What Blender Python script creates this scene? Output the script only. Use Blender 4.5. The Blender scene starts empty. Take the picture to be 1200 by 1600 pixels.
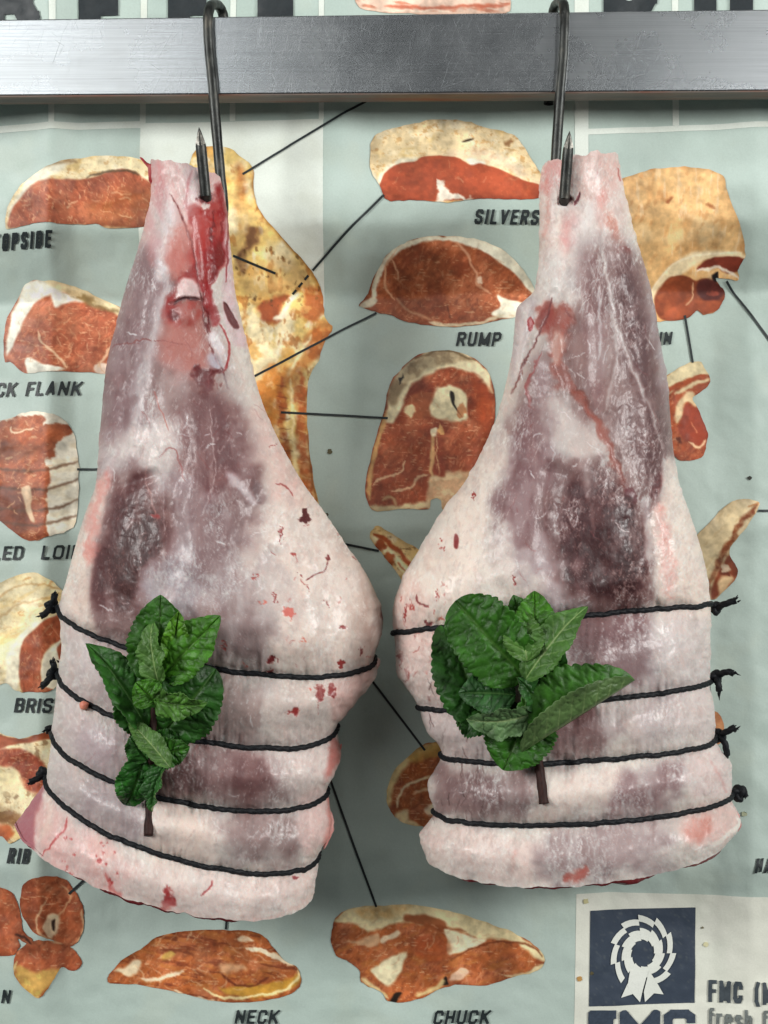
import bpy, math, random
import numpy as np
from mathutils import Vector
from mathutils.bvhtree import BVHTree

scene = bpy.context.scene
R = math.radians

# ------------------------------------------------------------------ camera
# 1 m from the hanging joints, level; one photograph pixel is 0.42 mm at 1 m
K = 0.00042
cam_d = bpy.data.cameras.new("camera")
cam = bpy.data.objects.new("camera", cam_d)
scene.collection.objects.link(cam)
cam.location = (0, -1.0, 0)
cam.rotation_euler = (R(90), 0, 0)
cam_d.sensor_fit = 'VERTICAL'
cam_d.sensor_height = 36.0
cam_d.lens = 36.0 / (1600 * K)
cam_d.clip_start = 0.02
cam_d.clip_end = 50
scene.camera = cam

# ------------------------------------------------------------------ light: shop lamps at the sides, shop front behind the camera, added overhead fill
world = bpy.data.worlds.new("World")
scene.world = world
world.use_nodes = True
bg = world.node_tree.nodes["Background"]
bg.inputs[0].default_value = (0.97, 0.99, 1.0, 1)
bg.inputs[1].default_value = 0.07

def area(name, loc, target, sx, sy, power, col):
    d = bpy.data.lights.new(name, 'AREA')
    d.shape = 'RECTANGLE'; d.size = sx; d.size_y = sy; d.energy = power; d.color = col
    o = bpy.data.objects.new(name, d)
    scene.collection.objects.link(o)
    o.location = loc
    o.rotation_euler = (Vector(target) - Vector(loc)).to_track_quat('-Z', 'Y').to_euler()
    return o
area("overhead_fill_light", (0.0, -1.3, 1.75), (0.0, 0.05, 0.05), 1.6, 0.3, 7.5, (1.0, 0.985, 0.96))  # unseen light added overhead to fill the gap between the legs
area("shop_lamp_left", (-2.15, -1.45, 0.66), (0.0, 0.05, 0.0), 0.7, 0.7, 53.0, (1.0, 0.985, 0.96))
area("shop_lamp_right", (2.15, -1.45, 0.66), (0.0, 0.05, 0.0), 0.7, 0.7, 58.0, (1.0, 0.985, 0.96))
area("shop_front_light", (-1.25, -3.2, 1.22), (0, 0, 0.3), 1.45, 0.9, 17.0, (1.0, 1.0, 0.985))
area("shop_side_light", (1.50, -3.2, 1.05), (0, 0, 0.3), 1.1, 0.45, 9.5, (1.0, 1.0, 0.985))

vs = scene.view_settings
vs.view_transform = 'Standard'
vs.look = 'None'
vs.exposure = 0.0
vs.gamma = 1.0
vs.use_curve_mapping = False
scene.cycles.use_denoising = True
scene.cycles.max_bounces = 6
scene.cycles.diffuse_bounces = 3
scene.cycles.glossy_bounces = 3
scene.cycles.transmission_bounces = 2

# ------------------------------------------------------------------ helpers
def P(px, py, Y):
    """photograph pixel + real depth Y -> point in the place"""
    return np.stack([(px - 600) * K * (1 + Y), Y + 0 * px, (800 - py) * K * (1 + Y)], -1)

def P1(px, py, Y):
    return Vector(((px - 600) * K * (1 + Y), Y, (800 - py) * K * (1 + Y)))

def lin(c):
    c = np.asarray(c, float) / 255.0
    return np.where(c <= 0.04045, c / 12.92, ((c + 0.055) / 1.055) ** 2.4)

def hash2(ix, iy, seed):
    n = (ix.astype(np.int64) * 374761393 + iy.astype(np.int64) * 668265263 + seed * 974634777) & 0x7fffffff
    n = ((n ^ (n >> 13)) * 1274126177) & 0x7fffffff
    n = ((n ^ (n >> 16)) * 1911520717) & 0x7fffffff
    return ((n ^ (n >> 15)) & 0xffff) / 65535.0

def vnoise(x, y, seed=0):
    x = np.asarray(x, float); y = np.asarray(y, float)
    ix = np.floor(x); iy = np.floor(y)
    fx = x - ix; fy = y - iy
    fx = fx * fx * fx * (fx * (fx * 6 - 15) + 10); fy = fy * fy * fy * (fy * (fy * 6 - 15) + 10)
    a = hash2(ix, iy, seed); b = hash2(ix + 1, iy, seed)
    c = hash2(ix, iy + 1, seed); d = hash2(ix + 1, iy + 1, seed)
    return (a + (b - a) * fx) * (1 - fy) + (c + (d - c) * fx) * fy

def fbm(x, y, seed=0, oct=4):
    """about -1 .. 1"""
    s = 0; a = 1; t = 0
    for k in range(oct):
        s = s + a * (vnoise(x, y, seed + 17 * k) * 2 - 1); t += a
        # turn the lattice each octave so that no grid shows
        x, y = (x * 0.8 - y * 0.6) * 2.03 + 7.3, (x * 0.6 + y * 0.8) * 2.03 + 3.1
        a *= 0.5
    return s / t * 1.6

def sstep(e0, e1, x):
    t = np.clip((x - e0) / (e1 - e0 + 1e-9), 0, 1)
    return t * t * (3 - 2 * t)

def smooth_closed(pts, n=6):
    p = np.array(pts, float); m = len(p); out = []
    for i in range(m):
        a, b, c, d = p[i - 1], p[i], p[(i + 1) % m], p[(i + 2) % m]
        for k in range(n):
            t = k / n
            out.append(0.5 * (2 * b + (c - a) * t + (2 * a - 5 * b + 4 * c - d) * t * t + (3 * b - a - 3 * c + d) * t ** 3))
    return np.array(out)

def smooth_open(pts, n=8):
    p = np.array(pts, float); m = len(p); out = []
    for i in range(m - 1):
        a = p[max(i - 1, 0)]; b = p[i]; c = p[i + 1]; d = p[min(i + 2, m - 1)]
        for k in range(n):
            t = k / n
            out.append(0.5 * (2 * b + (c - a) * t + (2 * a - 5 * b + 4 * c - d) * t * t + (3 * b - a - 3 * c + d) * t ** 3))
    out.append(p[-1])
    return np.array(out)

def sdf_poly(x, y, poly):
    """signed distance, negative inside"""
    d = np.full(x.shape, 1e18); s = np.zeros(x.shape, bool)
    m = len(poly)
    for i in range(m):
        ax, ay = poly[i]; bx, by = poly[(i + 1) % m]
        ex, ey = bx - ax, by - ay
        wx, wy = x - ax, y - ay
        t = np.clip((wx * ex + wy * ey) / (ex * ex + ey * ey + 1e-12), 0, 1)
        d = np.minimum(d, (wx - ex * t) ** 2 + (wy - ey * t) ** 2)
        c = ((ay > y) != (by > y)) & (x < (bx - ax) * (y - ay) / (by - ay + (1e-12 if by == ay else 0)) + ax)
        s ^= c
    d = np.sqrt(d)
    return np.where(s, -d, d)

def dist_line(x, y, pts, wid):
    """distance to a polyline minus its local half width"""
    d = np.full(x.shape, 1e9)
    for i in range(len(pts) - 1):
        ax, ay = pts[i]; bx, by = pts[i + 1]
        ex, ey = bx - ax, by - ay
        wx, wy = x - ax, y - ay
        t = np.clip((wx * ex + wy * ey) / (ex * ex + ey * ey + 1e-12), 0, 1)
        d = np.minimum(d, np.hypot(wx - ex * t, wy - ey * t) - (wid[i] + (wid[i + 1] - wid[i]) * t))
    return d

class Paint:
    """natural colouring of one surface, laid down in layers (colour of the thing itself, no light or shade)"""
    def __init__(s, x, y, base):
        s.x = x; s.y = y
        s.c = np.tile(np.array(base, float), (len(x), 1))
        s.h = np.zeros(len(x)); s.seed = 100
    def _near(s, pts, m):
        p = np.array(pts, float)
        return np.nonzero((s.x > p[:, 0].min() - m) & (s.x < p[:, 0].max() + m) & (s.y > p[:, 1].min() - m) & (s.y < p[:, 1].max() + m))[0]
    def _mix(s, idx, a, col, h):
        if len(idx) == 0: return
        col = np.array(col, float)
        s.c[idx] += (col - s.c[idx]) * a[:, None]
        if h: s.h[idx] += h * a
    def _brk(s, x, y, a, brk, bs):
        if brk:
            n = fbm(x / bs[0], y / bs[1], s.seed + 5, 4) * 0.5 + 0.5
            a = a * np.clip(1 - brk + brk * sstep(0.3, 0.7, n) * 1.3, 0, 1)
        return a
    def poly(s, pts, col, soft=4, op=1.0, warp=4, ws=25, brk=0.0, bs=(14, 14), h=0, sm=True):
        s.seed += 31
        if soft >= 12: soft *= 1.45; warp *= 1.6; ws *= 1.3
        q = smooth_closed(pts, 4) if sm else np.array(pts, float)
        idx = s._near(q, soft * 2 + warp * 2 + 4)
        if len(idx) == 0: return
        x = s.x[idx]; y = s.y[idx]
        wx = x + warp * fbm(x / ws, y / ws, s.seed, 3) if warp else x
        wy = y + warp * fbm(x / ws, y / ws, s.seed + 3, 3) if warp else y
        d = sdf_poly(wx, wy, q)
        a = sstep(soft, -soft, d) * op
        s._mix(idx, s._brk(x, y, a, brk, bs), col, h)
    def ell(s, cx, cy, rx, ry, col, soft=2, op=1.0, warp=3, ws=9, brk=0.0, bs=(8, 8), rot=0, h=0):
        t = np.linspace(0, 2 * np.pi, 14, endpoint=False)
        ex = rx * np.cos(t); ey = ry * np.sin(t); c, sn = math.cos(R(rot)), math.sin(R(rot))
        s.poly(np.stack([cx + ex * c - ey * sn, cy + ex * sn + ey * c], 1), col, soft, op, warp, ws, brk, bs, h, False)
    def line(s, pts, w, col, soft=1.5, op=1.0, warp=2, ws=12, brk=0.0, bs=(8, 8), h=0, taper=True, w1=None):
        s.seed += 31
        q = smooth_open(pts, 5) if len(pts) > 2 else np.array(pts, float)
        n = len(q); t = np.linspace(0, 1, n)
        wid = np.full(n, w / 2.0) if w1 is None else (w + (w1 - w) * t) / 2
        if taper: wid = wid * np.clip(np.minimum(t, 1 - t) * 5 + 0.35, 0, 1)
        idx = s._near(q, w + soft * 2 + warp * 2 + 3)
        if len(idx) == 0: return
        x = s.x[idx]; y = s.y[idx]
        wx = x + warp * fbm(x / ws, y / ws, s.seed, 3) if warp else x
        wy = y + warp * fbm(x / ws, y / ws, s.seed + 3, 3) if warp else y
        d = dist_line(wx, wy, q, wid)
        a = sstep(soft, -soft, d) * op
        s._mix(idx, s._brk(x, y, a, brk, bs), col, h)
    def relief(s, pts, h, soft=20, w=0, closed=False):
        """raise (h > 0) or sink the surface along a line or over an area, pixels"""
        q = smooth_closed(pts, 4) if closed else smooth_open(pts, 5)
        idx = s._near(q, soft * 2 + w)
        if len(idx) == 0: return
        x = s.x[idx]; y = s.y[idx]
        d = sdf_poly(x, y, q) if closed else dist_line(x, y, q, np.full(len(q), w / 2.0))
        s.h[idx] += h * (sstep(soft, -soft, d) if closed else sstep(soft, 0, d))
    def mottle(s, col, sx, sy, lo, hi, op=0.5, mask=None, oct=4, h=0, ang=0):
        s.seed += 31
        c, sn = math.cos(R(ang)), math.sin(R(ang))
        u = s.x * c + s.y * sn; v = -s.x * sn + s.y * c
        a = sstep(lo, hi, fbm(u / sx, v / sy, s.seed, oct)) * op
        if mask is not None: a = a * mask
        s._mix(np.arange(len(s.x)), a, col, h)
    def mask(s, pts, soft):
        return sstep(soft, -soft, sdf_poly(s.x, s.y, smooth_closed(pts, 4)))
    def squiggles(s, n, box, length, w, cols, seed, op=0.8, ang=(0, 360), wob=0.5, inside=None, soft=0.9):
        rg = random.Random(seed)
        for k in range(n):
            x = rg.uniform(box[0], box[2]); y = rg.uniform(box[1], box[3])
            a = R(rg.uniform(*ang)); L = rg.uniform(*length); pts = [(x, y)]
            m = 5
            for j in range(m):
                a += rg.uniform(-wob, wob); x += math.cos(a) * L / m; y += math.sin(a) * L / m; pts.append((x, y))
            s.line(pts, rg.uniform(*w), rg.choice(cols), soft, op * rg.uniform(0.5, 1), 1.2, 6)
    def specks(s, n, box, r, cols, seed, op=0.9, stretch=1.6):
        rg = random.Random(seed)
        for k in range(n):
            q = rg.uniform(*r)
            s.ell(rg.uniform(box[0], box[2]), rg.uniform(box[1], box[3]), q, q * rg.uniform(1, stretch), rg.choice(cols), 1.0, op * rg.uniform(0.5, 1), 1.5, 4, rot=rg.uniform(-40, 40))

def link(name, me, parent=None, mat=None):
    o = bpy.data.objects.new(name, me)
    scene.collection.objects.link(o)
    if parent is not None: o.parent = parent
    if mat is not None: me.materials.append(mat)
    return o

def tag(o, label=None, category=None, group=None, kind=None):
    if label: o["label"] = label
    if category: o["category"] = category
    if group: o["group"] = group
    if kind: o["kind"] = kind
    return o

def empty(name, loc):
    o = bpy.data.objects.new(name, None)
    scene.collection.objects.link(o)
    o.location = loc; o.empty_display_size = 0.02
    return o

def mesh_np(name, verts, faces, cols=None, smooth=True):
    """verts (n,3), faces (m,3|4) arrays"""
    me = bpy.data.meshes.new(name)
    verts = np.asarray(verts, np.float32); faces = np.asarray(faces, np.int32)
    m, k = faces.shape
    me.vertices.add(len(verts)); me.vertices.foreach_set("co", verts.ravel())
    me.loops.add(m * k); me.loops.foreach_set("vertex_index", faces.ravel())
    me.polygons.add(m)
    me.polygons.foreach_set("loop_start", np.arange(0, m * k, k, dtype=np.int32))
    me.polygons.foreach_set("use_smooth", np.full(m, smooth))
    if cols is not None:
        at = me.attributes.new("Col", 'FLOAT_COLOR', 'POINT')
        c4 = np.ones((len(verts), 4), np.float32); c4[:, :3] = cols
        at.data.foreach_set("color", c4.ravel())
    me.update(calc_edges=True)
    return me

def put(o, loc):
    """give a child mesh made in world coordinates its place under a parent Empty"""
    o.matrix_parent_inverse = o.parent.matrix_world.inverted() if o.parent else o.matrix_parent_inverse
    return o

def child(name, me, parent, mat):
    """child whose mesh is in world coordinates, parent an Empty moved by location only"""
    off = np.array(parent.location, np.float32)
    p = parent.parent
    while p is not None:
        off = off + np.array(p.location, np.float32); p = p.parent
    co = np.empty(len(me.vertices) * 3, np.float32); me.vertices.foreach_get("co", co)
    me.vertices.foreach_set("co", (co.reshape(-1, 3) - off).ravel()); me.update()
    return link(name, me, parent, mat)

def grid_faces(nr, nc, wrap=False, flip=False):
    i = np.arange(nr - 1)[:, None]; j = np.arange(nc if wrap else nc - 1)[None, :]
    j2 = (j + 1) % nc
    a = i * nc + j; b = i * nc + j2; c = (i + 1) * nc + j2; d = (i + 1) * nc + j
    f = np.stack([a, b, c, d] if not flip else [a, d, c, b], -1).reshape(-1, 4)
    return f

def tube(path, rad, n=12, lobes=0, pitch=0.006, amp=0.12, caps=True):
    """tube round a 3-d path (m,3); rad scalar or (m,); lobes > 0 gives laid (twisted) twine"""
    p = np.asarray(path, float); m = len(p)
    rad = np.full(m, rad) if np.isscalar(rad) else np.asarray(rad, float)
    t = np.gradient(p, axis=0); t /= np.linalg.norm(t, axis=1, keepdims=True) + 1e-12
    nrm = np.zeros_like(p)
    up = np.array([0, 0, 1.0]) if abs(t[0][2]) < 0.9 else np.array([1.0, 0, 0])
    v = np.cross(t[0], up); v /= np.linalg.norm(v); nrm[0] = v
    for i in range(1, m):
        v = nrm[i - 1] - t[i] * np.dot(nrm[i - 1], t[i]); nrm[i] = v / (np.linalg.norm(v) + 1e-12)
    bn = np.cross(t, nrm)
    s = np.concatenate([[0], np.cumsum(np.linalg.norm(np.diff(p, axis=0), axis=1))])
    ph = np.linspace(0, 2 * np.pi, n, endpoint=False)[None, :]
    r = rad[:, None] * np.ones((1, n))
    if lobes: r = r * (1 - amp + amp * 2 * np.abs(np.cos(lobes * (ph - 2 * np.pi * s[:, None] / (pitch * lobes)) / 2)))
    v = p[:, None] + (np.cos(ph) * r)[..., None] * nrm[:, None] + (np.sin(ph) * r)[..., None] * bn[:, None]
    v = v.reshape(-1, 3); f = grid_faces(m, n, True)
    if caps:
        v = np.vstack([v, p[0], p[-1]]); a = len(v) - 2; b = len(v) - 1
        j = np.arange(n); j2 = (j + 1) % n
        f = np.vstack([f, np.stack([j2, j, np.full(n, a), np.full(n, a)], 1), np.stack([(m - 1) * n + j, (m - 1) * n + j2, np.full(n, b), np.full(n, b)], 1)])
    return v, f

def mesh_any(name, v, f, cols=None, smooth=True):
    f = np.asarray(f)
    tri = f[:, 2] == f[:, 3]
    me = bpy.data.meshes.new(name)
    me.from_pydata([tuple(x) for x in v], [], [tuple(x[:3]) if t else tuple(x) for x, t in zip(f.tolist(), tri)])
    me.polygons.foreach_set("use_smooth", np.full(len(me.polygons), smooth))
    if cols is not None:
        at = me.attributes.new("Col", 'FLOAT_COLOR', 'POINT')
        c4 = np.ones((len(v), 4), np.float32); c4[:, :3] = cols
        at.data.foreach_set("color", c4.ravel())
    me.update()
    return me

def join(parts):
    vs_, fs_ = [], []; n = 0
    for v, f in parts:
        vs_.append(v); fs_.append(np.asarray(f) + n); n += len(v)
    return np.vstack(vs_), np.vstack(fs_)

# ------------------------------------------------------------------ materials
def new_mat(name):
    m = bpy.data.materials.new(name); m.use_nodes = True
    nt = m.node_tree
    return m, nt, nt.nodes["Principled BSDF"]

def N(nt, typ, **kw):
    n = nt.nodes.new(typ)
    for k, v in kw.items():
        if k.startswith("i_"):
            key = k[2:]
            n.inputs[int(key) if key.isdigit() else key].default_value = v
        else: setattr(n, k, v)
    return n

def noise_node(nt, co, scale, detail=4, rough=0.6):
    n = N(nt, 'ShaderNodeTexNoise'); n.inputs["Scale"].default_value = scale
    n.inputs["Detail"].default_value = detail; n.inputs["Roughness"].default_value = rough
    if co is not None: nt.links.new(co, n.inputs["Vector"])
    return n

def mapping(nt, co, scale=(1, 1, 1), rot=(0, 0, 0), loc=(0, 0, 0)):
    """turn first, then stretch"""
    m = N(nt, 'ShaderNodeMapping'); m.inputs["Rotation"].default_value = rot
    nt.links.new(co, m.inputs["Vector"])
    n = N(nt, 'ShaderNodeMapping'); n.inputs["Scale"].default_value = scale; n.inputs["Location"].default_value = loc
    nt.links.new(m.outputs[0], n.inputs["Vector"])
    return n.outputs[0]

def mixrgb(nt, fac, a, b, blend='MIX'):
    n = N(nt, 'ShaderNodeMix', data_type='RGBA', blend_type=blend)
    for sock, val in ((n.inputs[0], fac), (n.inputs[6], a), (n.inputs[7], b)):
        if hasattr(val, "is_linked"): nt.links.new(val, sock)
        else: sock.default_value = val if not isinstance(val, tuple) or len(val) == 4 else (*val, 1)
    return n.outputs[2]

def ramp(nt, fac, stops):
    n = N(nt, 'ShaderNodeValToRGB'); e = n.color_ramp.elements
    while len(e) < len(stops): e.new(0.5)
    for k, (p, c) in enumerate(stops):
        e[k].position = p; e[k].color = (c, c, c, 1) if not isinstance(c, tuple) else (*c, 1)
    nt.links.new(fac, n.inputs[0])
    return n.outputs[0]

def math_n(nt, op, a, b=None):
    n = N(nt, 'ShaderNodeMath', operation=op)
    for sock, val in ((n.inputs[0], a), (n.inputs[1], b)):
        if val is None: continue
        if hasattr(val, "is_linked"): nt.links.new(val, sock)
        else: sock.default_value = val
    return n.outputs[0]

def L3(c): return tuple(float(v) for v in lin(c))

def attr(nt):
    return N(nt, 'ShaderNodeAttribute', attribute_name="Col").outputs["Color"]

def coords(nt):
    return N(nt, 'ShaderNodeNewGeometry').outputs["Position"]

def meat_material():
    m, nt, b = new_mat("raw_meat")
    co = coords(nt); col = attr(nt)
    # fine silvery membrane fibres, two directions
    f1 = noise_node(nt, mapping(nt, co, (900, 900, 260), (0, R(22), 0)), 1.0, 5, 0.65)
    f2 = noise_node(nt, mapping(nt, co, (260, 900, 900), (0, R(-35), 0)), 1.0, 5, 0.65)
    g = noise_node(nt, co, 1500, 3, 0.7)
    big = noise_node(nt, co, 55, 5, 0.6)
    fib = math_n(nt, 'MAXIMUM', ramp(nt, f1.outputs[0], [(0.56, 0.0), (0.72, 1.0)]), ramp(nt, f2.outputs[0], [(0.58, 0.0), (0.74, 1.0)]))
    patch = ramp(nt, big.outputs[0], [(0.42, 0.1), (0.62, 1.0)])
    fa = math_n(nt, 'MULTIPLY', math_n(nt, 'MULTIPLY', fib, patch), 0.10)
    c1 = mixrgb(nt, fa, col, (*L3((236, 228, 228)), 1))
    mot = ramp(nt, g.outputs[0], [(0.3, (0.86, 0.83, 0.83)), (0.7, (1.08, 1.09, 1.09))])
    c2 = mixrgb(nt, 0.45, c1, mot, 'MULTIPLY')
    nt.links.new(c2, b.inputs["Base Color"])
    rr = ramp(nt, big.outputs[0], [(0.35, 0.40), (0.65, 0.58)])
    nt.links.new(rr, b.inputs["Roughness"])
    b.inputs["Specular IOR Level"].default_value = 0.32
    b.inputs["Subsurface Weight"].default_value = 0.25
    b.inputs["Subsurface Radius"].default_value = (1.0, 0.4, 0.3)
    b.inputs["Subsurface Scale"].default_value = 0.003
    b.inputs["Coat Weight"].default_value = 0.18
    b.inputs["Coat Roughness"].default_value = 0.22
    bump1 = N(nt, 'ShaderNodeBump'); bump1.inputs["Strength"].default_value = 0.14; bump1.inputs["Distance"].default_value = 0.0006
    hs = math_n(nt, 'ADD', math_n(nt, 'MULTIPLY', fib, 0.5), math_n(nt, 'ADD', math_n(nt, 'MULTIPLY', g.outputs[0], 0.5), f1.outputs[0]))
    nt.links.new(hs, bump1.inputs["Height"])
    bump2 = N(nt, 'ShaderNodeBump'); bump2.inputs["Strength"].default_value = 0.3; bump2.inputs["Distance"].default_value = 0.002
    med = noise_node(nt, mapping(nt, co, (1, 1, 0.6)), 130, 4, 0.55)
    nt.links.new(med.outputs[0], bump2.inputs["Height"])
    nt.links.new(bump2.outputs[0], bump1.inputs["Normal"])
    nt.links.new(bump1.outputs[0], b.inputs["Normal"])
    nt.links.new(bump2.outputs[0], b.inputs["Coat Normal"])
    return m

def print_material():
    """ink on coated chart paper"""
    m, nt, b = new_mat("printed_paper")
    co = coords(nt); col = attr(nt)
    n1 = noise_node(nt, co, 900, 3, 0.6); n2 = noise_node(nt, co, 14, 6, 0.6)
    t = mixrgb(nt, 0.35, col, ramp(nt, n1.outputs[0], [(0.3, (0.86, 0.86, 0.86)), (0.7, (1.1, 1.1, 1.1))]), 'MULTIPLY')
    t = mixrgb(nt, 0.5, t, ramp(nt, n2.outputs[0], [(0.3, (0.88, 0.89, 0.86)), (0.65, (1.04, 1.04, 1.04))]), 'MULTIPLY')
    nt.links.new(t, b.inputs["Base Color"])
    nt.links.new(ramp(nt, n2.outputs[0], [(0.3, 0.42), (0.7, 0.58)]), b.inputs["Roughness"])
    b.inputs["Specular IOR Level"].default_value = 0.4
    bp = N(nt, 'ShaderNodeBump'); bp.inputs["Strength"].default_value = 0.25; bp.inputs["Distance"].default_value = 0.003
    n3 = noise_node(nt, co, 45, 6, 0.55); nt.links.new(n3.outputs[0], bp.inputs["Height"])
    nt.links.new(bp.outputs[0], b.inputs["Normal"])
    return m

def rail_material():
    m, nt, b = new_mat("scratched_aluminium")
    co = coords(nt)
    brush = noise_node(nt, mapping(nt, co, (9, 60, 1900)), 1.0, 5, 0.7)
    cloud = noise_node(nt, co, 16, 6, 0.62)
    b.inputs["Metallic"].default_value = 1.0
    base = mixrgb(nt, 0.35, (*L3((172, 176, 178)), 1), ramp(nt, cloud.outputs[0], [(0.3, (0.62, 0.66, 0.70)), (0.7, (1.0, 1.0, 1.0))]), 'MULTIPLY')
    base = mixrgb(nt, 0.8, base, ramp(nt, brush.outputs[0], [(0.3, (0.72, 0.73, 0.74)), (0.7, (1.12, 1.12, 1.12))]), 'MULTIPLY')
    def scratches(rot, sc, lo, hi):
        n = noise_node(nt, mapping(nt, co, sc, (0, R(rot), 0), (rot * 0.37, 0, rot * 0.21)), 1.0, 1, 0.5)
        return ramp(nt, n.outputs[0], [(lo, 0.0), (hi, 1.0)])
    sset = None
    for rot, sc, lo, hi in ((62, (34, 20, 2600), 0.74, 0.79), (-68, (42, 20, 2300), 0.74, 0.79), (18, (30, 20, 2200), 0.755, 0.80), (-32, (46, 20, 2000), 0.76, 0.80), (84, (40, 20, 2800), 0.735, 0.79), (48, (60, 20, 2100), 0.75, 0.80), (72, (26, 20, 2900), 0.735, 0.79), (0, (12, 20, 3200), 0.75, 0.80)):
        s = scratches(rot, sc, lo, hi)
        sset = s if sset is None else math_n(nt, 'MAXIMUM', sset, s)
    reg = ramp(nt, noise_node(nt, mapping(nt, co, (1, 1, 1), loc=(3, 0, 0)), 22, 3, 0.6).outputs[0], [(0.35, 0.25), (0.65, 1.0)])
    sset = math_n(nt, 'MULTIPLY', sset, reg)
    pits = ramp(nt, noise_node(nt, co, 300, 2, 0.5).outputs[0], [(0.77, 0.0), (0.80, 1.0)])
    base = mixrgb(nt, math_n(nt, 'MULTIPLY', sset, 0.05), base, (0.92, 0.94, 0.95, 1))
    base = mixrgb(nt, math_n(nt, 'MULTIPLY', pits, 0.75), base, (0.03, 0.03, 0.03, 1))
    nt.links.new(base, b.inputs["Base Color"])
    rg = math_n(nt, 'ADD', ramp(nt, cloud.outputs[0], [(0.35, 0.24), (0.7, 0.30)]), math_n(nt, 'MULTIPLY', sset, 0.10))
    nt.links.new(rg, b.inputs["Roughness"])
    b.inputs["Anisotropic"].default_value = 0.0
    bp = N(nt, 'ShaderNodeBump'); bp.inputs["Strength"].default_value = 0.12; bp.inputs["Distance"].default_value = 0.0003
    nt.links.new(math_n(nt, 'ADD', brush.outputs[0], math_n(nt, 'MULTIPLY', sset, 0.3)), bp.inputs["Height"])
    nt.links.new(bp.outputs[0], b.inputs["Normal"])
    return m

def edge_material():
    m, nt, b = new_mat("brown_rail_underside")  # mottled grey and brown tone of the rail's underside
    co = coords(nt)
    n = noise_node(nt, mapping(nt, co, (12, 60, 60)), 1.0, 5, 0.6)
    nt.links.new(ramp(nt, n.outputs[0], [(0.35, L3((88, 84, 82))), (0.5, L3((112, 100, 92))), (0.68, L3((122, 74, 58)))]), b.inputs["Base Color"])
    b.inputs["Metallic"].default_value = 0.6; b.inputs["Roughness"].default_value = 0.5
    return m

def hook_material():
    m, nt, b = new_mat("dark_steel")
    co = coords(nt)
    n = noise_node(nt, mapping(nt, co, (160, 160, 60)), 1.0, 5, 0.65)
    nt.links.new(ramp(nt, n.outputs[0], [(0.3, L3((30, 32, 32))), (0.55, L3((58, 60, 58))), (0.75, L3((96, 92, 84)))]), b.inputs["Base Color"])
    b.inputs["Metallic"].default_value = 0.75
    nt.links.new(ramp(nt, n.outputs[0], [(0.3, 0.30), (0.7, 0.5)]), b.inputs["Roughness"])
    bp = N(nt, 'ShaderNodeBump'); bp.inputs["Strength"].default_value = 0.3; bp.inputs["Distance"].default_value = 0.0006
    nt.links.new(noise_node(nt, co, 700, 4, 0.6).outputs[0], bp.inputs["Height"]); nt.links.new(bp.outputs[0], b.inputs["Normal"])
    return m

def tip_material():
    m, nt, b = new_mat("ground_steel")
    co = coords(nt); n = noise_node(nt, co, 600, 4, 0.6)
    nt.links.new(ramp(nt, n.outputs[0], [(0.35, L3((92, 90, 84))), (0.65, L3((150, 148, 140)))]), b.inputs["Base Color"])
    b.inputs["Metallic"].default_value = 0.5; b.inputs["Roughness"].default_value = 0.45
    return m

def twine_material():
    m, nt, b = new_mat("black_twine")
    co = coords(nt); n = noise_node(nt, co, 1800, 3, 0.6)
    nt.links.new(ramp(nt, n.outputs[0], [(0.3, (0.004, 0.005, 0.006)), (0.7, (0.014, 0.016, 0.019))]), b.inputs["Base Color"])
    b.inputs["Roughness"].default_value = 0.5; b.inputs["Specular IOR Level"].default_value = 0.16
    bp = N(nt, 'ShaderNodeBump'); bp.inputs["Strength"].default_value = 0.5; bp.inputs["Distance"].default_value = 0.0004
    nt.links.new(n.outputs[0], bp.inputs["Height"]); nt.links.new(bp.outputs[0], b.inputs["Normal"])
    return m

def leaf_material():
    m, nt, b = new_mat("mint_leaf")
    co = coords(nt); col = attr(nt)
    n = noise_node(nt, co, 420, 4, 0.6)
    nt.links.new(mixrgb(nt, 0.75, col, ramp(nt, n.outputs[0], [(0.3, (0.7, 0.74, 0.66)), (0.7, (1.2, 1.16, 1.1))]), 'MULTIPLY'), b.inputs["Base Color"])
    b.inputs["Roughness"].default_value = 0.45; b.inputs["Specular IOR Level"].default_value = 0.26
    b.inputs["Subsurface Weight"].default_value = 0.0
    bp = N(nt, 'ShaderNodeBump'); bp.inputs["Strength"].default_value = 0.5; bp.inputs["Distance"].default_value = 0.0006
    nt.links.new(noise_node(nt, co, 620, 3, 0.6).outputs[0], bp.inputs["Height"]); nt.links.new(bp.outputs[0], b.inputs["Normal"])
    return m

def stem_material():
    m, nt, b = new_mat("mint_stem")
    co = coords(nt); n = noise_node(nt, mapping(nt, co, (900, 900, 120)), 1.0, 4, 0.6)
    nt.links.new(ramp(nt, n.outputs[0], [(0.3, L3((28, 16, 15))), (0.7, L3((58, 34, 29)))]), b.inputs["Base Color"])
    b.inputs["Roughness"].default_value = 0.62; b.inputs["Specular IOR Level"].default_value = 0.2
    return m

M_MEAT = meat_material(); M_PRINT = print_material(); M_RAIL = rail_material(); M_EDGE = edge_material()
M_HOOK = hook_material(); M_TIP = tip_material(); M_TWINE = twine_material(); M_LEAF = leaf_material(); M_STEM = stem_material()

# ================================================================== the wall chart
YP = 0.068                      # the chart hangs 68 mm behind the joints' middle plane
KP = K * (1 + YP)

def softknots(x, knots, s):
    xs = np.array([k[0] for k in knots], float); ys = np.array([k[1] for k in knots], float)
    out = 0
    for d, w in ((-1.5, .1), (-.75, .2), (0, .4), (.75, .2), (1.5, .1)):
        out = out + w * np.interp(x + d * s, xs, ys)
    return out

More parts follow.
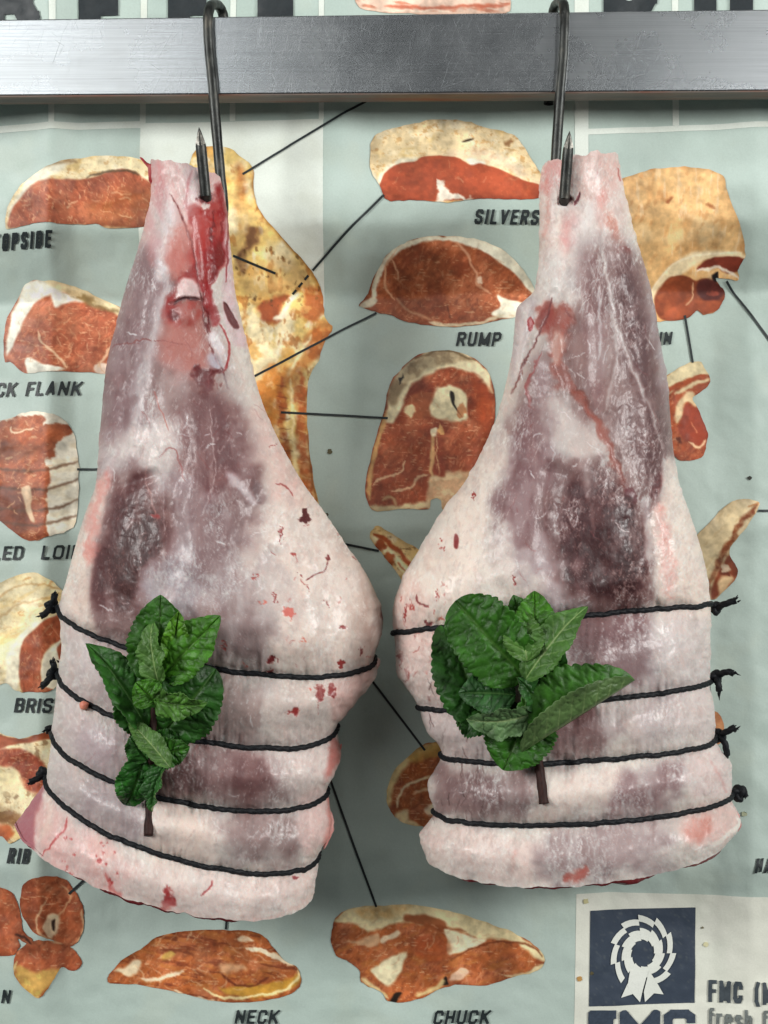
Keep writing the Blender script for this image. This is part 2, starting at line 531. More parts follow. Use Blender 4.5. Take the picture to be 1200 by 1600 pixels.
def sheet(px, py):
    """relief of the folded paper towards the viewer, metres"""
    wob = 9 * fbm(px / 260, py / 260, 5, 2)
    h = softknots(py + 0.012 * (px - 600) + wob * 0.6, [(-500, 0), (150, -.0030), (296, .0016), (352, .0004), (456, -.0260), (600, -.0130), (826, .0012), (856, -.0014), (1100, -.0010), (1360, .0036), (1400, .0012), (1600, -.0022), (2200, 0)], 5)
    h = h + softknots(px + wob * 0.5 + 0.01 * (py - 600), [(-600, 0), (-60, -.0090), (74, .0052), (112, -.0016), (300, -.0018), (540, .0034), (572, -.0004), (760, -.0005), (905, .0010), (1120, -.0016), (1180, .0022), (1240, -.0008), (1800, 0)], 4)
    h = h + .0011 * fbm(px / 170, py / 130, 11, 3) + .00075 * fbm(px / 48, py / 40, 21, 3)
    return h

def onchart(px, py, lift=0.0):
    return np.stack([(px - 600) * KP, YP - sheet(px, py) - lift, (800 - py) * KP], -1)

chart = empty("wall_chart", (0, YP, (800 - 1900) * KP))
tag(chart, "sage green folded butcher's wall chart with printed meat cuts and their names, behind the joints", "wall chart")

gx = np.arange(-420, 1621, 6.0); gy = np.arange(-320, 1901, 6.0)
GX, GY = np.meshgrid(gx, gy)
p = Paint(GX.ravel(), GY.ravel(), (182, 199, 191))
p.mottle((172, 190, 182), 160, 160, -0.1, 0.7, 0.6)
p.mottle((188, 200, 186), 60, 60, 0.2, 0.8, 0.3)
me = mesh_np("sheet", onchart(p.x, p.y), grid_faces(len(gy), len(gx), flip=True), lin(p.c))
child("sheet", me, chart, M_PRINT)

def print_patch(name, outline, painter, base, res=2.0, lift=0.0002, sm=True, edge=1.2, es=9, parent=chart, label=None, shade=False):
    q = smooth_closed(outline, 5) if sm else np.array(outline, float)
    if edge:
        q = q + edge * np.stack([fbm(q[:, 0] / es, q[:, 1] / es, 3, 3), fbm(q[:, 0] / es, q[:, 1] / es, 8, 3)], 1)
    x0, y0 = q.min(0) - res * 2; x1, y1 = q.max(0) + res * 2
    xs = np.arange(x0, x1 + res, res); ys = np.arange(y0, y1 + res, res)
    X, Y = np.meshgrid(xs, ys); sh = X.shape
    D = sdf_poly(X.ravel(), Y.ravel(), q).reshape(sh)
    ins = D < 0
    cell = ins[:-1, :-1] | ins[1:, :-1] | ins[:-1, 1:] | ins[1:, 1:]
    gyv, gxv = np.gradient(D, res)
    gl = np.hypot(gxv, gyv) + 1e-6
    mv = (D > 0)
    X = np.where(mv, X - D * gxv / gl, X); Y = np.where(mv, Y - D * gyv / gl, Y)
    f = grid_faces(sh[0], sh[1], flip=True).reshape(sh[0] - 1, sh[1] - 1, 4)[cell]
    used, inv = np.unique(f.ravel(), return_inverse=True)
    x = X.ravel()[used]; y = Y.ravel()[used]; f = inv.reshape(-1, 4)
    pt = Paint(x, y, base)
    if painter: painter(pt)
    if shade:
        d = sdf_poly(x, y, q)
        g = 1 + .16 * fbm(x / 46, y / 46, 77, 3) + .07 * fbm(x / 7, y / 7, 78, 2)
        lum = pt.c @ np.array([.3, .5, .2]) / 255
        pt.c *= np.clip(g, .6, 1.15)[:, None]
        pt.c *= 1 - ((.06 + .24 * (1 - lum)) * np.exp(d / 5.0))[:, None] * np.array([.8, 1.0, 1.15])
        pt.c = 128 + (pt.c - 128) * 1.06
    me = mesh_np(name, onchart(x, y, lift), f, lin(np.clip(pt.c, 0, 255)))
    o = child(name, me, parent, M_PRINT)
    if label: o["label"] = label
    return o

def rect(x0, y0, x1, y1): return [(x0, y0), (x1, y0), (x1, y1), (x0, y1)]
WHITE = (222, 230, 221); INK = (34, 42, 44)
# white ruling and panels
def panel(name, pts, res=5, lift=.00015, col=WHITE, label=None): return print_patch(name, pts, lambda p: p.mottle((208, 214, 200), 60, 60, 0.1, 0.8, 0.4), col, res, lift, False, 0, parent=chart, label=label)
panel("white_panel", [(218, 190), (505, 186), (505, 490), (214, 490)], label="white panel behind the printed carcass")
for a in ([(-60, 207), (-60, 196), (218, 187), (218, 198)], [(78, -120), (89, -120), (86, 193), (77, 193)], [(219, -120), (230, -120), (226, 190), (217, 190)],
          [(360, -120), (369, -120), (367, 187), (358, 187)], [(498, -120), (507, -120), (506, 187), (498, 187)],
          [(898, -120), (921, -120), (918, 560), (898, 560)], [(919, 201), (1060, 195), (1320, 185), (1320, 194), (1060, 204), (919, 210)],
          [(1051, -120), (1061, -120), (1062, 195), (1052, 195)]):
    panel("white_rule", a, 3.0, .0003)
MAKER = panel("maker_panel", [(900, 1396), (950, 1393), (1330, 1405), (1330, 1700), (896, 1700)], 6, .0002, (224, 226, 214), label="off-white panel carrying the maker's rosette emblem and lettering")

# ---- pointer lines
def pointer(a, b, w=3.6, name="pointer_line"):
    a = np.array(a, float); b = np.array(b, float); d = b - a; L = np.hypot(*d); n = np.array([-d[1], d[0]]) / L * w / 2
    k = max(2, int(L / 6)); t = np.linspace(0, 1, k)[:, None]
    c = a + d * t; pts = np.vstack([c + n, c - n])
    f = np.array([[i, i + 1, k + i + 1, k + i] for i in range(k - 1)])
    me = mesh_np(name, onchart(pts[:, 0], pts[:, 1], .0009), f, np.tile(lin(INK), (len(pts), 1)))
    return child(name, me, chart, M_PRINT)
for a, b in (((572, 157), (379, 272)), ((600, 305), (487, 418)), ((362, 396), (428, 422)), ((588, 482), (390, 588)), ((438, 643), (606, 652)), ((118, 733), (190, 733)),
             ((520, 846), (592, 861)), ((560, 1036), (664, 1172)), ((500, 1170), (588, 1416)), ((108, 1396), (132, 1374)), ((357, 1400), (353, 1452)), ((1080, 486), (1090, 563)),
             ((1146, 432), (1240, 566)), ((1183, 798), (1300, 798))):
    pointer(a, b)
for t in (0.0, 0.38, 0.76):
    pointer((480 - 26 * t, 425 + 28 * t), (480 - 26 * t - 6, 425 + 28 * t + 6.5), 3.6, "pointer_dash")

# ---- lettering
_C = [(1, .76), (1, .84), (.8, 1), (.2, 1), (0, .84), (0, .16), (.2, 0), (.8, 0), (1, .16), (1, .24)]
GLYPH = {"A": (1.08, [[(0, 0), (.5, 1), (1, 0)], [(.2, .27), (.8, .27)]]), "B": (1, [[(0, 0), (0, 1), (.72, 1), (1, .86), (1, .66), (.75, .53), (0, .53)], [(.75, .53), (1, .38), (1, .15), (.75, 0), (0, 0)]]),
    "C": (1, [_C]), "D": (1, [[(0, 0), (0, 1), (.7, 1), (1, .82), (1, .18), (.7, 0), (0, 0)]]), "E": (.86, [[(1, 1), (0, 1), (0, 0), (1, 0)], [(0, .52), (.85, .52)]]), "F": (.84, [[(1, 1), (0, 1), (0, 0)], [(0, .50), (.85, .50)]]),
    "H": (1, [[(0, 0), (0, 1)], [(1, 0), (1, 1)], [(0, .52), (1, .52)]]), "I": (0.02, [[(0, 0), (0, 1)]]), "K": (1.06, [[(0, 0), (0, 1)], [(1, 1), (.12, .42)], [(.35, .60), (1, 0)]]), "L": (.8, [[(0, 1), (0, 0), (1, 0)]]),
    "M": (1.4, [[(0, 0), (0, 1), (.5, .1), (1, 1), (1, 0)]]), "N": (1.05, [[(0, 0), (0, 1), (1, 0), (1, 1)]]), "O": (1, [[(.2, 0), (0, .16), (0, .84), (.2, 1), (.8, 1), (1, .84), (1, .16), (.8, 0), (.2, 0)]]),
    "P": (1, [[(0, 0), (0, 1), (.75, 1), (1, .86), (1, .58), (.75, .44), (0, .44)]]), "R": (1.02, [[(0, 0), (0, 1), (.75, 1), (1, .86), (1, .62), (.75, .48), (0, .48)], [(.6, .48), (1, 0)]]),
    "S": (1, [[(1, .80), (1, .86), (.8, 1), (.2, 1), (0, .86), (0, .68), (.2, .55), (.8, .45), (1, .32), (1, .14), (.8, 0), (.2, 0), (0, .14), (0, .20)]]), "T": (.95, [[(0, 1), (1, 1)], [(.5, 1), (.5, 0)]]), "U": (1, [[(0, 1), (0, .16), (.2, 0), (.8, 0), (1, .16), (1, 1)]]), "V": (1.08, [[(0, 1), (.5, 0), (1, 1)]]),
    "(": (.35, [[(1, 1.06), (0, .75), (0, .1), (1, -.2)]]), "f": (.5, [[(1, 1), (.6, 1), (.3, .88), (.3, 0)], [(0, .68), (.9, .68)]]), "r": (.5, [[(0, 0), (0, .68)], [(0, .5), (.35, .66), (1, .68)]]), "e": (.86, [[(0, .36), (1, .36), (1, .54), (.75, .68), (.25, .68), (0, .54), (0, .14), (.25, 0), (.75, 0), (1, .12)]]),
    "s": (.8, [[(1, .55), (.75, .68), (.25, .68), (0, .56), (0, .44), (1, .24), (1, .12), (.75, 0), (.25, 0), (0, .12)]]), "h": (.86, [[(0, 0), (0, 1)], [(0, .5), (.3, .68), (.75, .68), (1, .54), (1, 0)]]), " ": (.5, [])}
def word(text, x0, x1, ytop, ybase, ytop2=None, shear=0.2, sw=0.18, gap=0.17, col=INK, lift=.0010, parent=chart, name="printed_word", res=1.15):
    """lettering set in a heavy condensed face between x0 and x1, pixels on the chart"""
    hgt = ybase - ytop; w = sw * hgt
    tot = sum(GLYPH[ch][0] for ch in text); nsp = len(text) - 1
    # unit width of a letter's centre line so that the line fills x0..x1
    uw = ((x1 - x0) - shear * hgt - len(text) * w - nsp * gap * hgt) / tot
    X, Y = np.meshgrid(np.arange(x0 - 4, x1 + 5, res), np.arange(-3, hgt + 4, res))      # Y up from the baseline
    D = np.full(X.shape, 1e9); cur = x0
    for ch in text:
        gw, strokes = GLYPH[ch]
        m = (X > cur - 8) & (X < cur + gw * uw + w + shear * hgt * 1.2 + 8)
        xs = X[m] - shear * Y[m]; ys = Y[m]; d = D[m]
        for st in strokes:
            q = np.array([(cur + w / 2 + a * gw * uw, w / 2 + b * (hgt - w)) for a, b in st])
            n = len(q)
            for k in range(n - 1):
                a, b = q[k], q[k + 1]; L = np.hypot(*(b - a)); t = (b - a) / L
                u = (xs - a[0]) * t[0] + (ys - a[1]) * t[1]; nn = np.abs(-(xs - a[0]) * t[1] + (ys - a[1]) * t[0])
                diag = abs(t[0]) > .25 and abs(t[1]) > .25
                e0 = w / 2 if (k == 0 and not diag) else w * .28; e1 = w / 2 if (k == n - 2 and not diag) else w * .28
                if len(st) == 2 and diag: e0 = e1 = w * .5
                if k == 0 and not (abs(t[0]) > .25 and abs(t[1]) > .25) and strokes.index(st) > 0 and len(st) == 2: e0 = 0
                d = np.minimum(d, np.maximum(nn - w / 2, np.maximum(-u - e0, u - L - e1)))
            for k in range(1, n - 1):
                d = np.minimum(d, np.hypot(xs - q[k][0], ys - q[k][1]) - w / 2)
        D[m] = d
        cur += gw * uw + w + gap * hgt
    D = np.maximum(D, np.maximum(-Y, Y - hgt)) if "(" not in text else D
    ins = D < 0
    cell = ins[:-1, :-1] | ins[1:, :-1] | ins[:-1, 1:] | ins[1:, 1:]
    gyv, gxv = np.gradient(D, res); gl = np.hypot(gxv, gyv) + 1e-6
    mv = D > 0
    X = np.where(mv, X - D * gxv / gl, X); Y = np.where(mv, Y - D * gyv / gl, Y)
    f = grid_faces(X.shape[0], X.shape[1]).reshape(X.shape[0] - 1, X.shape[1] - 1, 4)[cell]
    used, inv = np.unique(f.ravel(), return_inverse=True)
    px = X.ravel()[used]; py = ybase - Y.ravel()[used]
    if ytop2 is not None: py = py + (ytop2 - ytop) * (px - x0) / (x1 - x0)
    c = np.tile(lin(col), (len(px), 1)) * (0.85 + .4 * vnoise(px / 2, py / 2, 4))[:, None]
    me = mesh_np(name, onchart(px, py, lift), inv.reshape(-1, 4), c)
    return child(name, me, parent, M_PRINT)
word("TOPSIDE", -17, 84, 365, 390, 361)
word("THICK FLANK", -62, 124, 596, 619, 593)
word("ROLLED  LOIN", -72, 130, 855, 877, 851)
word("ROLLED  BRISKET", -112, 140, 1091, 1114, 1090)
word("RIB", 13, 53, 1322, 1346, 1322)
word("N", 0, 18, 1547, 1569)
word("NECK", 366, 438, 1578, 1600, 1577)
word("CHUCK", 676, 768, 1579, 1602, 1578)
word("SILVERSIDE", 740, 884, 327, 350, 330)
word("RUMP", 714, 788, 513, 536, 514)
word("LOIN", 1006, 1060, 514, 535, 513)
word("HA", 1175, 1206, 1338, 1361, 1338)
for t, x0, x1 in (("B", -30, 62), ("E", 121, 188), ("E", 261, 326), ("F", 402, 462), ("P", 943, 1028), ("O", 1086, 1176)):
    word(t, x0, x1, -95, 110, None, 0.0, 0.17, 0.1, (30, 38, 42), name="printed_letter", res=3)

# ---- printed joints
MEAT = (172, 95, 66); MEATD = (138, 70, 46); MEATL = (202, 130, 94); CREAM = (238, 222, 180); FATW = (234, 232, 216); YEL = (226, 192, 122); OCH = (178, 128, 70)
CRS = [(226, 190, 152), (216, 172, 132), (206, 152, 114)]

def meaty(p, m=None, s=1.0):
    a = (p.seed * 37) % 120 - 60
    p.mottle(MEATD, 34 * s, 24 * s, -0.1, 0.8, 0.5, m)
    p.mottle(MEATL, 24 * s, 17 * s, 0.0, 0.8, 0.50, m)
    p.mottle((206, 128, 90), 3.0, 15, 0.15, 0.95, 0.42, m, ang=a)
    p.mottle((118, 56, 34), 3.4, 17, 0.15, 0.95, 0.36, m, ang=a + 8)
    p.mottle((222, 164, 124), 3.0, 9, 0.40, 0.95, 0.36, m, ang=a - 25)
    p.mottle((104, 48, 30), 7, 9, 0.45, 0.95, 0.32, m)
    p.mottle((236, 200, 160), 2.2, 12, 0.58, 0.95, 0.45, m, ang=a + 50)
def fatty(p, m=None):
    p.mottle(YEL, 28, 20, 0.1, 0.9, 0.6, m)
    p.mottle(OCH, 12, 9, 0.55, 0.95, 0.5, m)
    p.mottle((248, 240, 214), 18, 14, 0.15, 0.8, 0.5, m)
    p.mottle((196, 158, 100), 3, 2.6, 0.5, 0.95, 0.4, m)

def topside(p):
    fatty(p)
    p.poly([(14, 330), (30, 300), (60, 262), (110, 252), (60, 300), (30, 330), (14, 356)], (226, 224, 206), 4, .8)
    q = [(12, 342), (30, 314), (58, 286), (100, 281), (130, 280), (165, 270), (200, 265), (240, 290), (270, 340), (240, 358), (160, 352), (60, 352), (20, 356), (10, 352)]
    p.poly(q, MEAT, 2.5, 1, 2)
    m = p.mask(q, 3); meaty(p, m, 1.4); p.poly([(140, 310), (240, 300), (240, 352), (150, 352)], (160, 96, 52), 14, .55, brk=.4)
    p.line([(135, 275), (170, 267), (195, 265), (215, 272)], 4, (92, 72, 50), 2, .9); p.line([(70, 262), (100, 252), (120, 250)], 6, (140, 116, 84), 4, .7)
    p.squiggles(22, (30, 290, 230, 345), (8, 30), (1, 2.6), CRS, 3, .6, (-30, 30))
def thick_flank(p):
    p.c[:] = MEAT; meaty(p, None, 1.3)
    p.mottle((200, 128, 92), 9, 5, 0.2, 0.8, 0.5)
    p.poly([(0, 500), (20, 452), (40, 432), (80, 432), (100, 445), (70, 455), (50, 462), (28, 490), (20, 515), (5, 540), (-4, 545)], FATW, 3, 1, 3)
    p.poly([(70, 455), (85, 452), (120, 462), (100, 466), (75, 472)], FATW, 3, 1, 3)
    p.poly([(60, 434), (110, 440), (160, 462), (200, 485), (190, 490), (150, 474), (110, 458), (80, 446)], CREAM, 3, 1, 3)
    p.poly([(90, 446), (120, 450), (175, 478), (160, 478), (115, 460)], (128, 104, 62), 4, .8, 4, brk=.6)
    p.poly([(35, 555), (60, 565), (95, 575), (60, 582), (36, 580)], FATW, 2, 1, 3)
    p.poly([(138, 570), (165, 566), (185, 575), (170, 584), (145, 584)], (232, 214, 196), 2, .9, 3)
    p.line([(50, 512), (62, 535), (80, 550), (98, 572)], 4, (232, 196, 160), 1.5, .9)
    p.line([(165, 535), (155, 555), (145, 572)], 4, (232, 196, 160), 1.5, .8)
    p.squiggles(60, (20, 480, 180, 575), (6, 26), (.8, 2.2), CRS, 4, .6)
def rolled_loin(p):
    p.c[:] = (232, 226, 208); p.mottle((214, 200, 170), 30, 12, 0.1, 0.8, 0.6)
    q = [(-30, 670), (0, 658), (30, 648), (66, 652), (64, 664), (85, 662), (108, 664), (106, 676), (90, 690), (84, 700), (86, 712), (68, 722), (76, 735), (80, 752), (74, 765), (76, 795), (72, 818), (76, 840), (50, 846), (20, 840), (-30, 815)]
    p.poly(q, (164, 90, 56), 2, 1, 3, 9)
    m = p.mask(q, 3); meaty(p, m, 1.0)
    p.poly([(-10, 690), (50, 690), (50, 710), (-10, 720)], (120, 66, 36), 8, .5); p.poly([(-10, 760), (40, 770), (40, 830), (-10, 810)], (100, 52, 34), 10, .7)
    p.poly([(10, 668), (62, 676), (66, 668), (100, 668), (80, 690), (30, 690)], (190, 96, 50), 6, .5)
    for y in (733, 763, 795, 818):
        p.line([(-20, y - 4), (30, y + 2), (78, y), (121, y - 14)], 4, (96, 62, 42), 2.5, .75)
    p.poly([(34, 762), (48, 762), (52, 790), (56, 815), (48, 812), (42, 790)], (226, 200, 166), 2, .9, 3)
    p.line([(12, 666), (18, 676), (50, 668)], 3, (240, 214, 180), 1.2, .9)
    p.squiggles(26, (-5, 664, 70, 835), (5, 16), (1, 3), CRS, 5, .7)
def rolled_brisket(p):
    fatty(p); p.c[:] = p.c * .55 + np.array((242, 228, 182)) * .45
    p.mottle(YEL, 40, 10, 0.2, 0.8, 0.5, ang=-25); p.mottle((196, 140, 80), 16, 6, 0.5, .9, 0.6, ang=-30)
    p.line([(-20, 945), (20, 920), (60, 912), (95, 922)], 3, OCH, 2, .5); p.line([(-20, 985), (20, 950), (70, 935), (100, 940)], 3, OCH, 2, .5)
    p.poly([(8, 1060), (10, 1020), (30, 990), (60, 972), (100, 955), (100, 975), (60, 990), (32, 1020), (30, 1075), (15, 1078)], (242, 234, 206), 3, 1, 3)
    q = [(31, 1030), (36, 1005), (55, 982), (75, 968), (110, 955), (110, 1000), (90, 1004), (72, 1020), (64, 1045), (68, 1070), (90, 1076), (80, 1084), (40, 1082), (32, 1065)]
    p.poly(q, (174, 92, 60), 2, 1, 2); m = p.mask(q, 3); meaty(p, m, 1.4)
    p.poly([(66, 1050), (72, 1022), (92, 1004), (110, 1000), (110, 1070), (85, 1078), (70, 1068)], (240, 232, 206), 2, 1, 2)
    p.poly([(90, 1012), (110, 1005), (110, 1050), (95, 1040), (87, 1025)], (158, 84, 56), 2, 1)
    p.squiggles(10, (40, 990, 80, 1070), (3, 8), (1, 2), CRS, 7, .6)
def rib_joint(p):
    fatty(p); p.mottle((120, 84, 52), 12, 10, 0.3, .8, .6)
    p.poly([(-20, 1150), (40, 1152), (60, 1144), (110, 1146), (110, 1155), (60, 1156), (20, 1164), (-20, 1172)], (158, 84, 52), 2, 1, 2)
    q = [(-20, 1180), (0, 1173), (45, 1172), (70, 1190), (76, 1215), (70, 1235), (45, 1232), (20, 1202), (-20, 1195)]
    p.poly(q, (156, 76, 50), 3, 1, 3); meaty(p, p.mask(q, 3), 1.2)
    p.poly([(-20, 1197), (20, 1202), (38, 1220), (34, 1240), (10, 1250), (-20, 1250)], (240, 224, 176), 5, .9, 5, brk=.5)
    p.poly([(-20, 1260), (30, 1265), (35, 1290), (-20, 1280)], (126, 84, 46), 5, .8, 4, brk=.6)
    p.poly([(-10, 1290), (14, 1288), (20, 1308), (0, 1310)], (190, 96, 50), 3, .9)
def noisette(p):
    p.c[:] = (180, 98, 62); meaty(p, None, 1.2); p.mottle((138, 72, 44), 26, 26, 0, .8, .5)
    p.line([(98, 1380), (110, 1400), (100, 1420), (84, 1440), (88, 1460)], 3, (214, 166, 124), 1.5, .9); p.line([(76, 1400), (60, 1440), (78, 1466), (98, 1475)], 3, (226, 190, 150), 1.5, .8)
    p.poly([(78, 1432), (88, 1428), (94, 1446), (82, 1464), (72, 1450)], (232, 206, 170), 2, .9); p.poly([(82, 1436), (88, 1434), (86, 1452), (80, 1448)], (40, 26, 22), 1.5, .9)
    p.line([(24, 1460), (40, 1462), (50, 1472)], 4, (60, 36, 28), 2, .8); p.line([(128, 1420), (130, 1450), (118, 1478)], 4, (226, 190, 150), 2, .9)
    p.poly([(22, 1512), (40, 1510), (70, 1514), (96, 1512), (84, 1532), (64, 1556), (44, 1550), (26, 1530)], (206, 164, 92), 5, 1, 4); p.mottle((226, 206, 110), 9, 9, .3, .8, .5, p.mask([(22, 1520), (90, 1516), (70, 1560), (40, 1556)], 6))
    p.line([(28, 1500), (22, 1525), (40, 1550), (62, 1556)], 4, (236, 214, 150), 1.5, .9); p.squiggles(20, (10, 1380, 120, 1500), (4, 14), (.8, 2), CRS, 9, .5)
def neck_cut(p):
    p.c[:] = (176, 100, 54); meaty(p, None, 1.2); p.mottle((190, 120, 62), 30, 8, 0.1, .8, .6, ang=12); p.mottle((110, 52, 30), 26, 6, .2, .8, .6, ang=8)
    p.poly([(182, 1518), (205, 1502), (225, 1500), (215, 1518), (200, 1524), (184, 1522)], (236, 222, 188), 3, .9, 5)
    p.line([(222, 1532), (240, 1534), (262, 1524), (284, 1520)], 6, (238, 220, 190), 2, .9, 3); p.line([(382, 1480), (410, 1486), (430, 1494), (462, 1506)], 8, (240, 226, 196), 2, .95, 3)
    p.poly([(372, 1466), (382, 1462), (398, 1472), (380, 1472)], (240, 218, 184), 2, .9)
    p.poly([(340, 1545), (400, 1540), (452, 1528), (466, 1518), (470, 1535), (440, 1552), (380, 1562)], (196, 152, 60), 4, .85, 4)
    p.line([(318, 1546), (350, 1560), (400, 1556), (440, 1548), (464, 1530), (466, 1512)], 4, (240, 226, 170), 1.5, .9, 2); p.line([(272, 1548), (300, 1560), (340, 1566)], 5, (238, 222, 190), 2, .9)
    p.line([(345, 1520), (360, 1534), (390, 1540), (420, 1528)], 4, (104, 48, 30), 2, .8); p.poly([(345, 1508), (380, 1508), (382, 1516), (350, 1516)], (224, 178, 136), 4, .8)
    p.poly([(250, 1500), (262, 1486), (270, 1490), (258, 1504)], (220, 186, 100), 3, .8)
    p.squiggles(50, (190, 1465, 450, 1550), (8, 30), (1, 3), CRS, 11, .6, (-40, 30))
def chuck_cut(p):
    p.c[:] = (180, 102, 58); meaty(p, None, 1.2); p.mottle((196, 126, 66), 26, 9, .15, .8, .5, ang=-20)
    p.poly([(520, 1436), (560, 1412), (660, 1408), (720, 1422), (790, 1446), (850, 1490), (846, 1500), (800, 1470), (740, 1462), (700, 1448), (640, 1440), (600, 1444), (575, 1456), (545, 1440)], (230, 214, 168), 3, 1, 4)
    p.poly([(560, 1420), (640, 1414), (620, 1432), (570, 1432)], (206, 160, 96), 5, .6, 4, brk=.5)
    p.poly([(630, 1434), (660, 1424), (695, 1436), (700, 1448), (730, 1458), (690, 1456), (640, 1444)], (150, 82, 48), 3, .9, 4)
    p.poly([(694, 1452), (730, 1462), (760, 1468), (705, 1492), (700, 1470)], (236, 224, 188), 2, 1, 2)
    p.poly([(576, 1518), (600, 1500), (634, 1488), (630, 1510), (612, 1540), (592, 1530)], (238, 226, 186), 3, 1, 4)
    p.poly([(558, 1470), (590, 1456), (586, 1478), (540, 1470)], (226, 190, 150), 3, .8, 4); p.poly([(596, 1464), (620, 1456), (624, 1462), (600, 1470)], (238, 220, 186), 2, .9)
    p.poly([(660, 1462), (700, 1468), (704, 1486), (690, 1500), (660, 1500), (650, 1480)], (172, 84, 46), 5, .6)
    p.poly([(704, 1530), (720, 1514), (730, 1520), (720, 1534)], (232, 196, 168), 2, .9); p.poly([(688, 1540), (698, 1526), (704, 1540)], (34, 26, 20), 1.5, .95); p.poly([(610, 1566), (616, 1556), (628, 1554), (620, 1564)], (34, 26, 20), 1.5, .95)
    p.line([(650, 1556), (680, 1546), (692, 1532)], 8, (232, 208, 150), 3, .9); p.line([(565, 1530), (585, 1545), (605, 1560)], 7, (234, 214, 160), 2.5, .9); p.poly([(790, 1522), (820, 1518), (846, 1504), (846, 1514), (820, 1524)], (238, 226, 180), 2, .9)
    p.line([(704, 1500), (760, 1474), (820, 1474), (848, 1494)], 3, (122, 62, 34), 1.5, .8)
    p.squiggles(46, (530, 1440, 840, 1540), (8, 30), (1, 2.6), CRS, 13, .55, (-50, 20))
def silverside(p):
    p.c[:] = (234, 212, 168); fatty(p); p.mottle((206, 150, 84), 8, 6, .55, .9, .5)
    p.poly([(690, 236), (760, 235), (815, 262), (845, 285), (800, 270), (720, 252)], (234, 206, 178), 8, .6)
    p.line([(578, 268), (590, 285), (610, 262), (650, 246)], 10, (236, 232, 210), 4, .8); p.poly([(725, 250), (745, 246), (760, 252), (742, 260)], (240, 238, 222), 3, .9)
    p.poly([(723, 222), (728, 218), (741, 216), (735, 220)], (58, 46, 30), 1.2, 1, 1); p.ell(795, 222, 8, 4, (138, 96, 56), 3, .9)
    q = [(594, 295), (600, 272), (622, 256), (648, 252), (665, 245), (712, 246), (735, 258), (750, 254), (775, 262), (815, 280), (860, 298), (860, 312), (790, 315), (740, 312), (605, 316)]
    p.poly(q, (168, 80, 51), 1.5, 1, 2); m = p.mask(q, 2); p.mottle((140, 62, 40), 40, 30, .1, .9, .45, m); p.mottle((182, 92, 58), 24, 20, .1, .9, .4, m); p.mottle((196, 112, 76), 4, 4, .5, .9, .3, m)
    p.poly([(681, 280), (692, 282), (696, 292), (708, 302), (740, 312), (700, 314), (680, 318), (686, 300)], (232, 222, 204), 2, 1, 3, 8)
    p.squiggles(12, (620, 260, 830, 305), (5, 16), (.8, 2), CRS, 15, .5)
def rump(p):
    p.c[:] = (164, 92, 58); meaty(p, None, 1.3); p.mottle((118, 58, 38), 40, 26, 0, .8, .5)
    p.poly([(700, 366), (760, 372), (810, 400), (850, 450), (838, 452), (810, 425), (770, 395), (715, 376)], (232, 228, 206), 2, 1, 2)
    p.line([(582, 468), (586, 440), (598, 408), (625, 384), (660, 372), (706, 370)], 9, (232, 226, 202), 2, 1, 2); p.poly([(560, 468), (576, 455), (588, 462), (578, 474), (562, 474)], (234, 224, 196), 2, 1)
    p.poly([(780, 452), (800, 460), (845, 470), (830, 490), (790, 492), (770, 486), (785, 472)], (232, 228, 206), 2, 1, 2)
    p.line([(672, 496), (700, 502), (750, 500), (790, 486)], 6, (228, 214, 180), 2, .9); p.line([(712, 374), (728, 390), (745, 420), (752, 438), (772, 452)], 3.5, (212, 158, 124), 1.5, .9)
    p.line([(618, 388), (604, 410), (602, 440), (616, 462)], 3, (222, 176, 140), 1.5, .9); p.line([(612, 400), (622, 420), (622, 432)], 2.5, (222, 176, 140), 1.2, .8); p.line([(620, 458), (640, 480), (680, 492)], 4, (208, 160, 124), 2, .7)
    p.line([(702, 468), (704, 490)], 4, (84, 44, 30), 2, .8); p.ell(752, 432, 3, 6, (240, 214, 186), 1.5, .9)
    p.squiggles(60, (605, 385, 810, 490), (5, 18), (.7, 2), CRS, 17, .5)
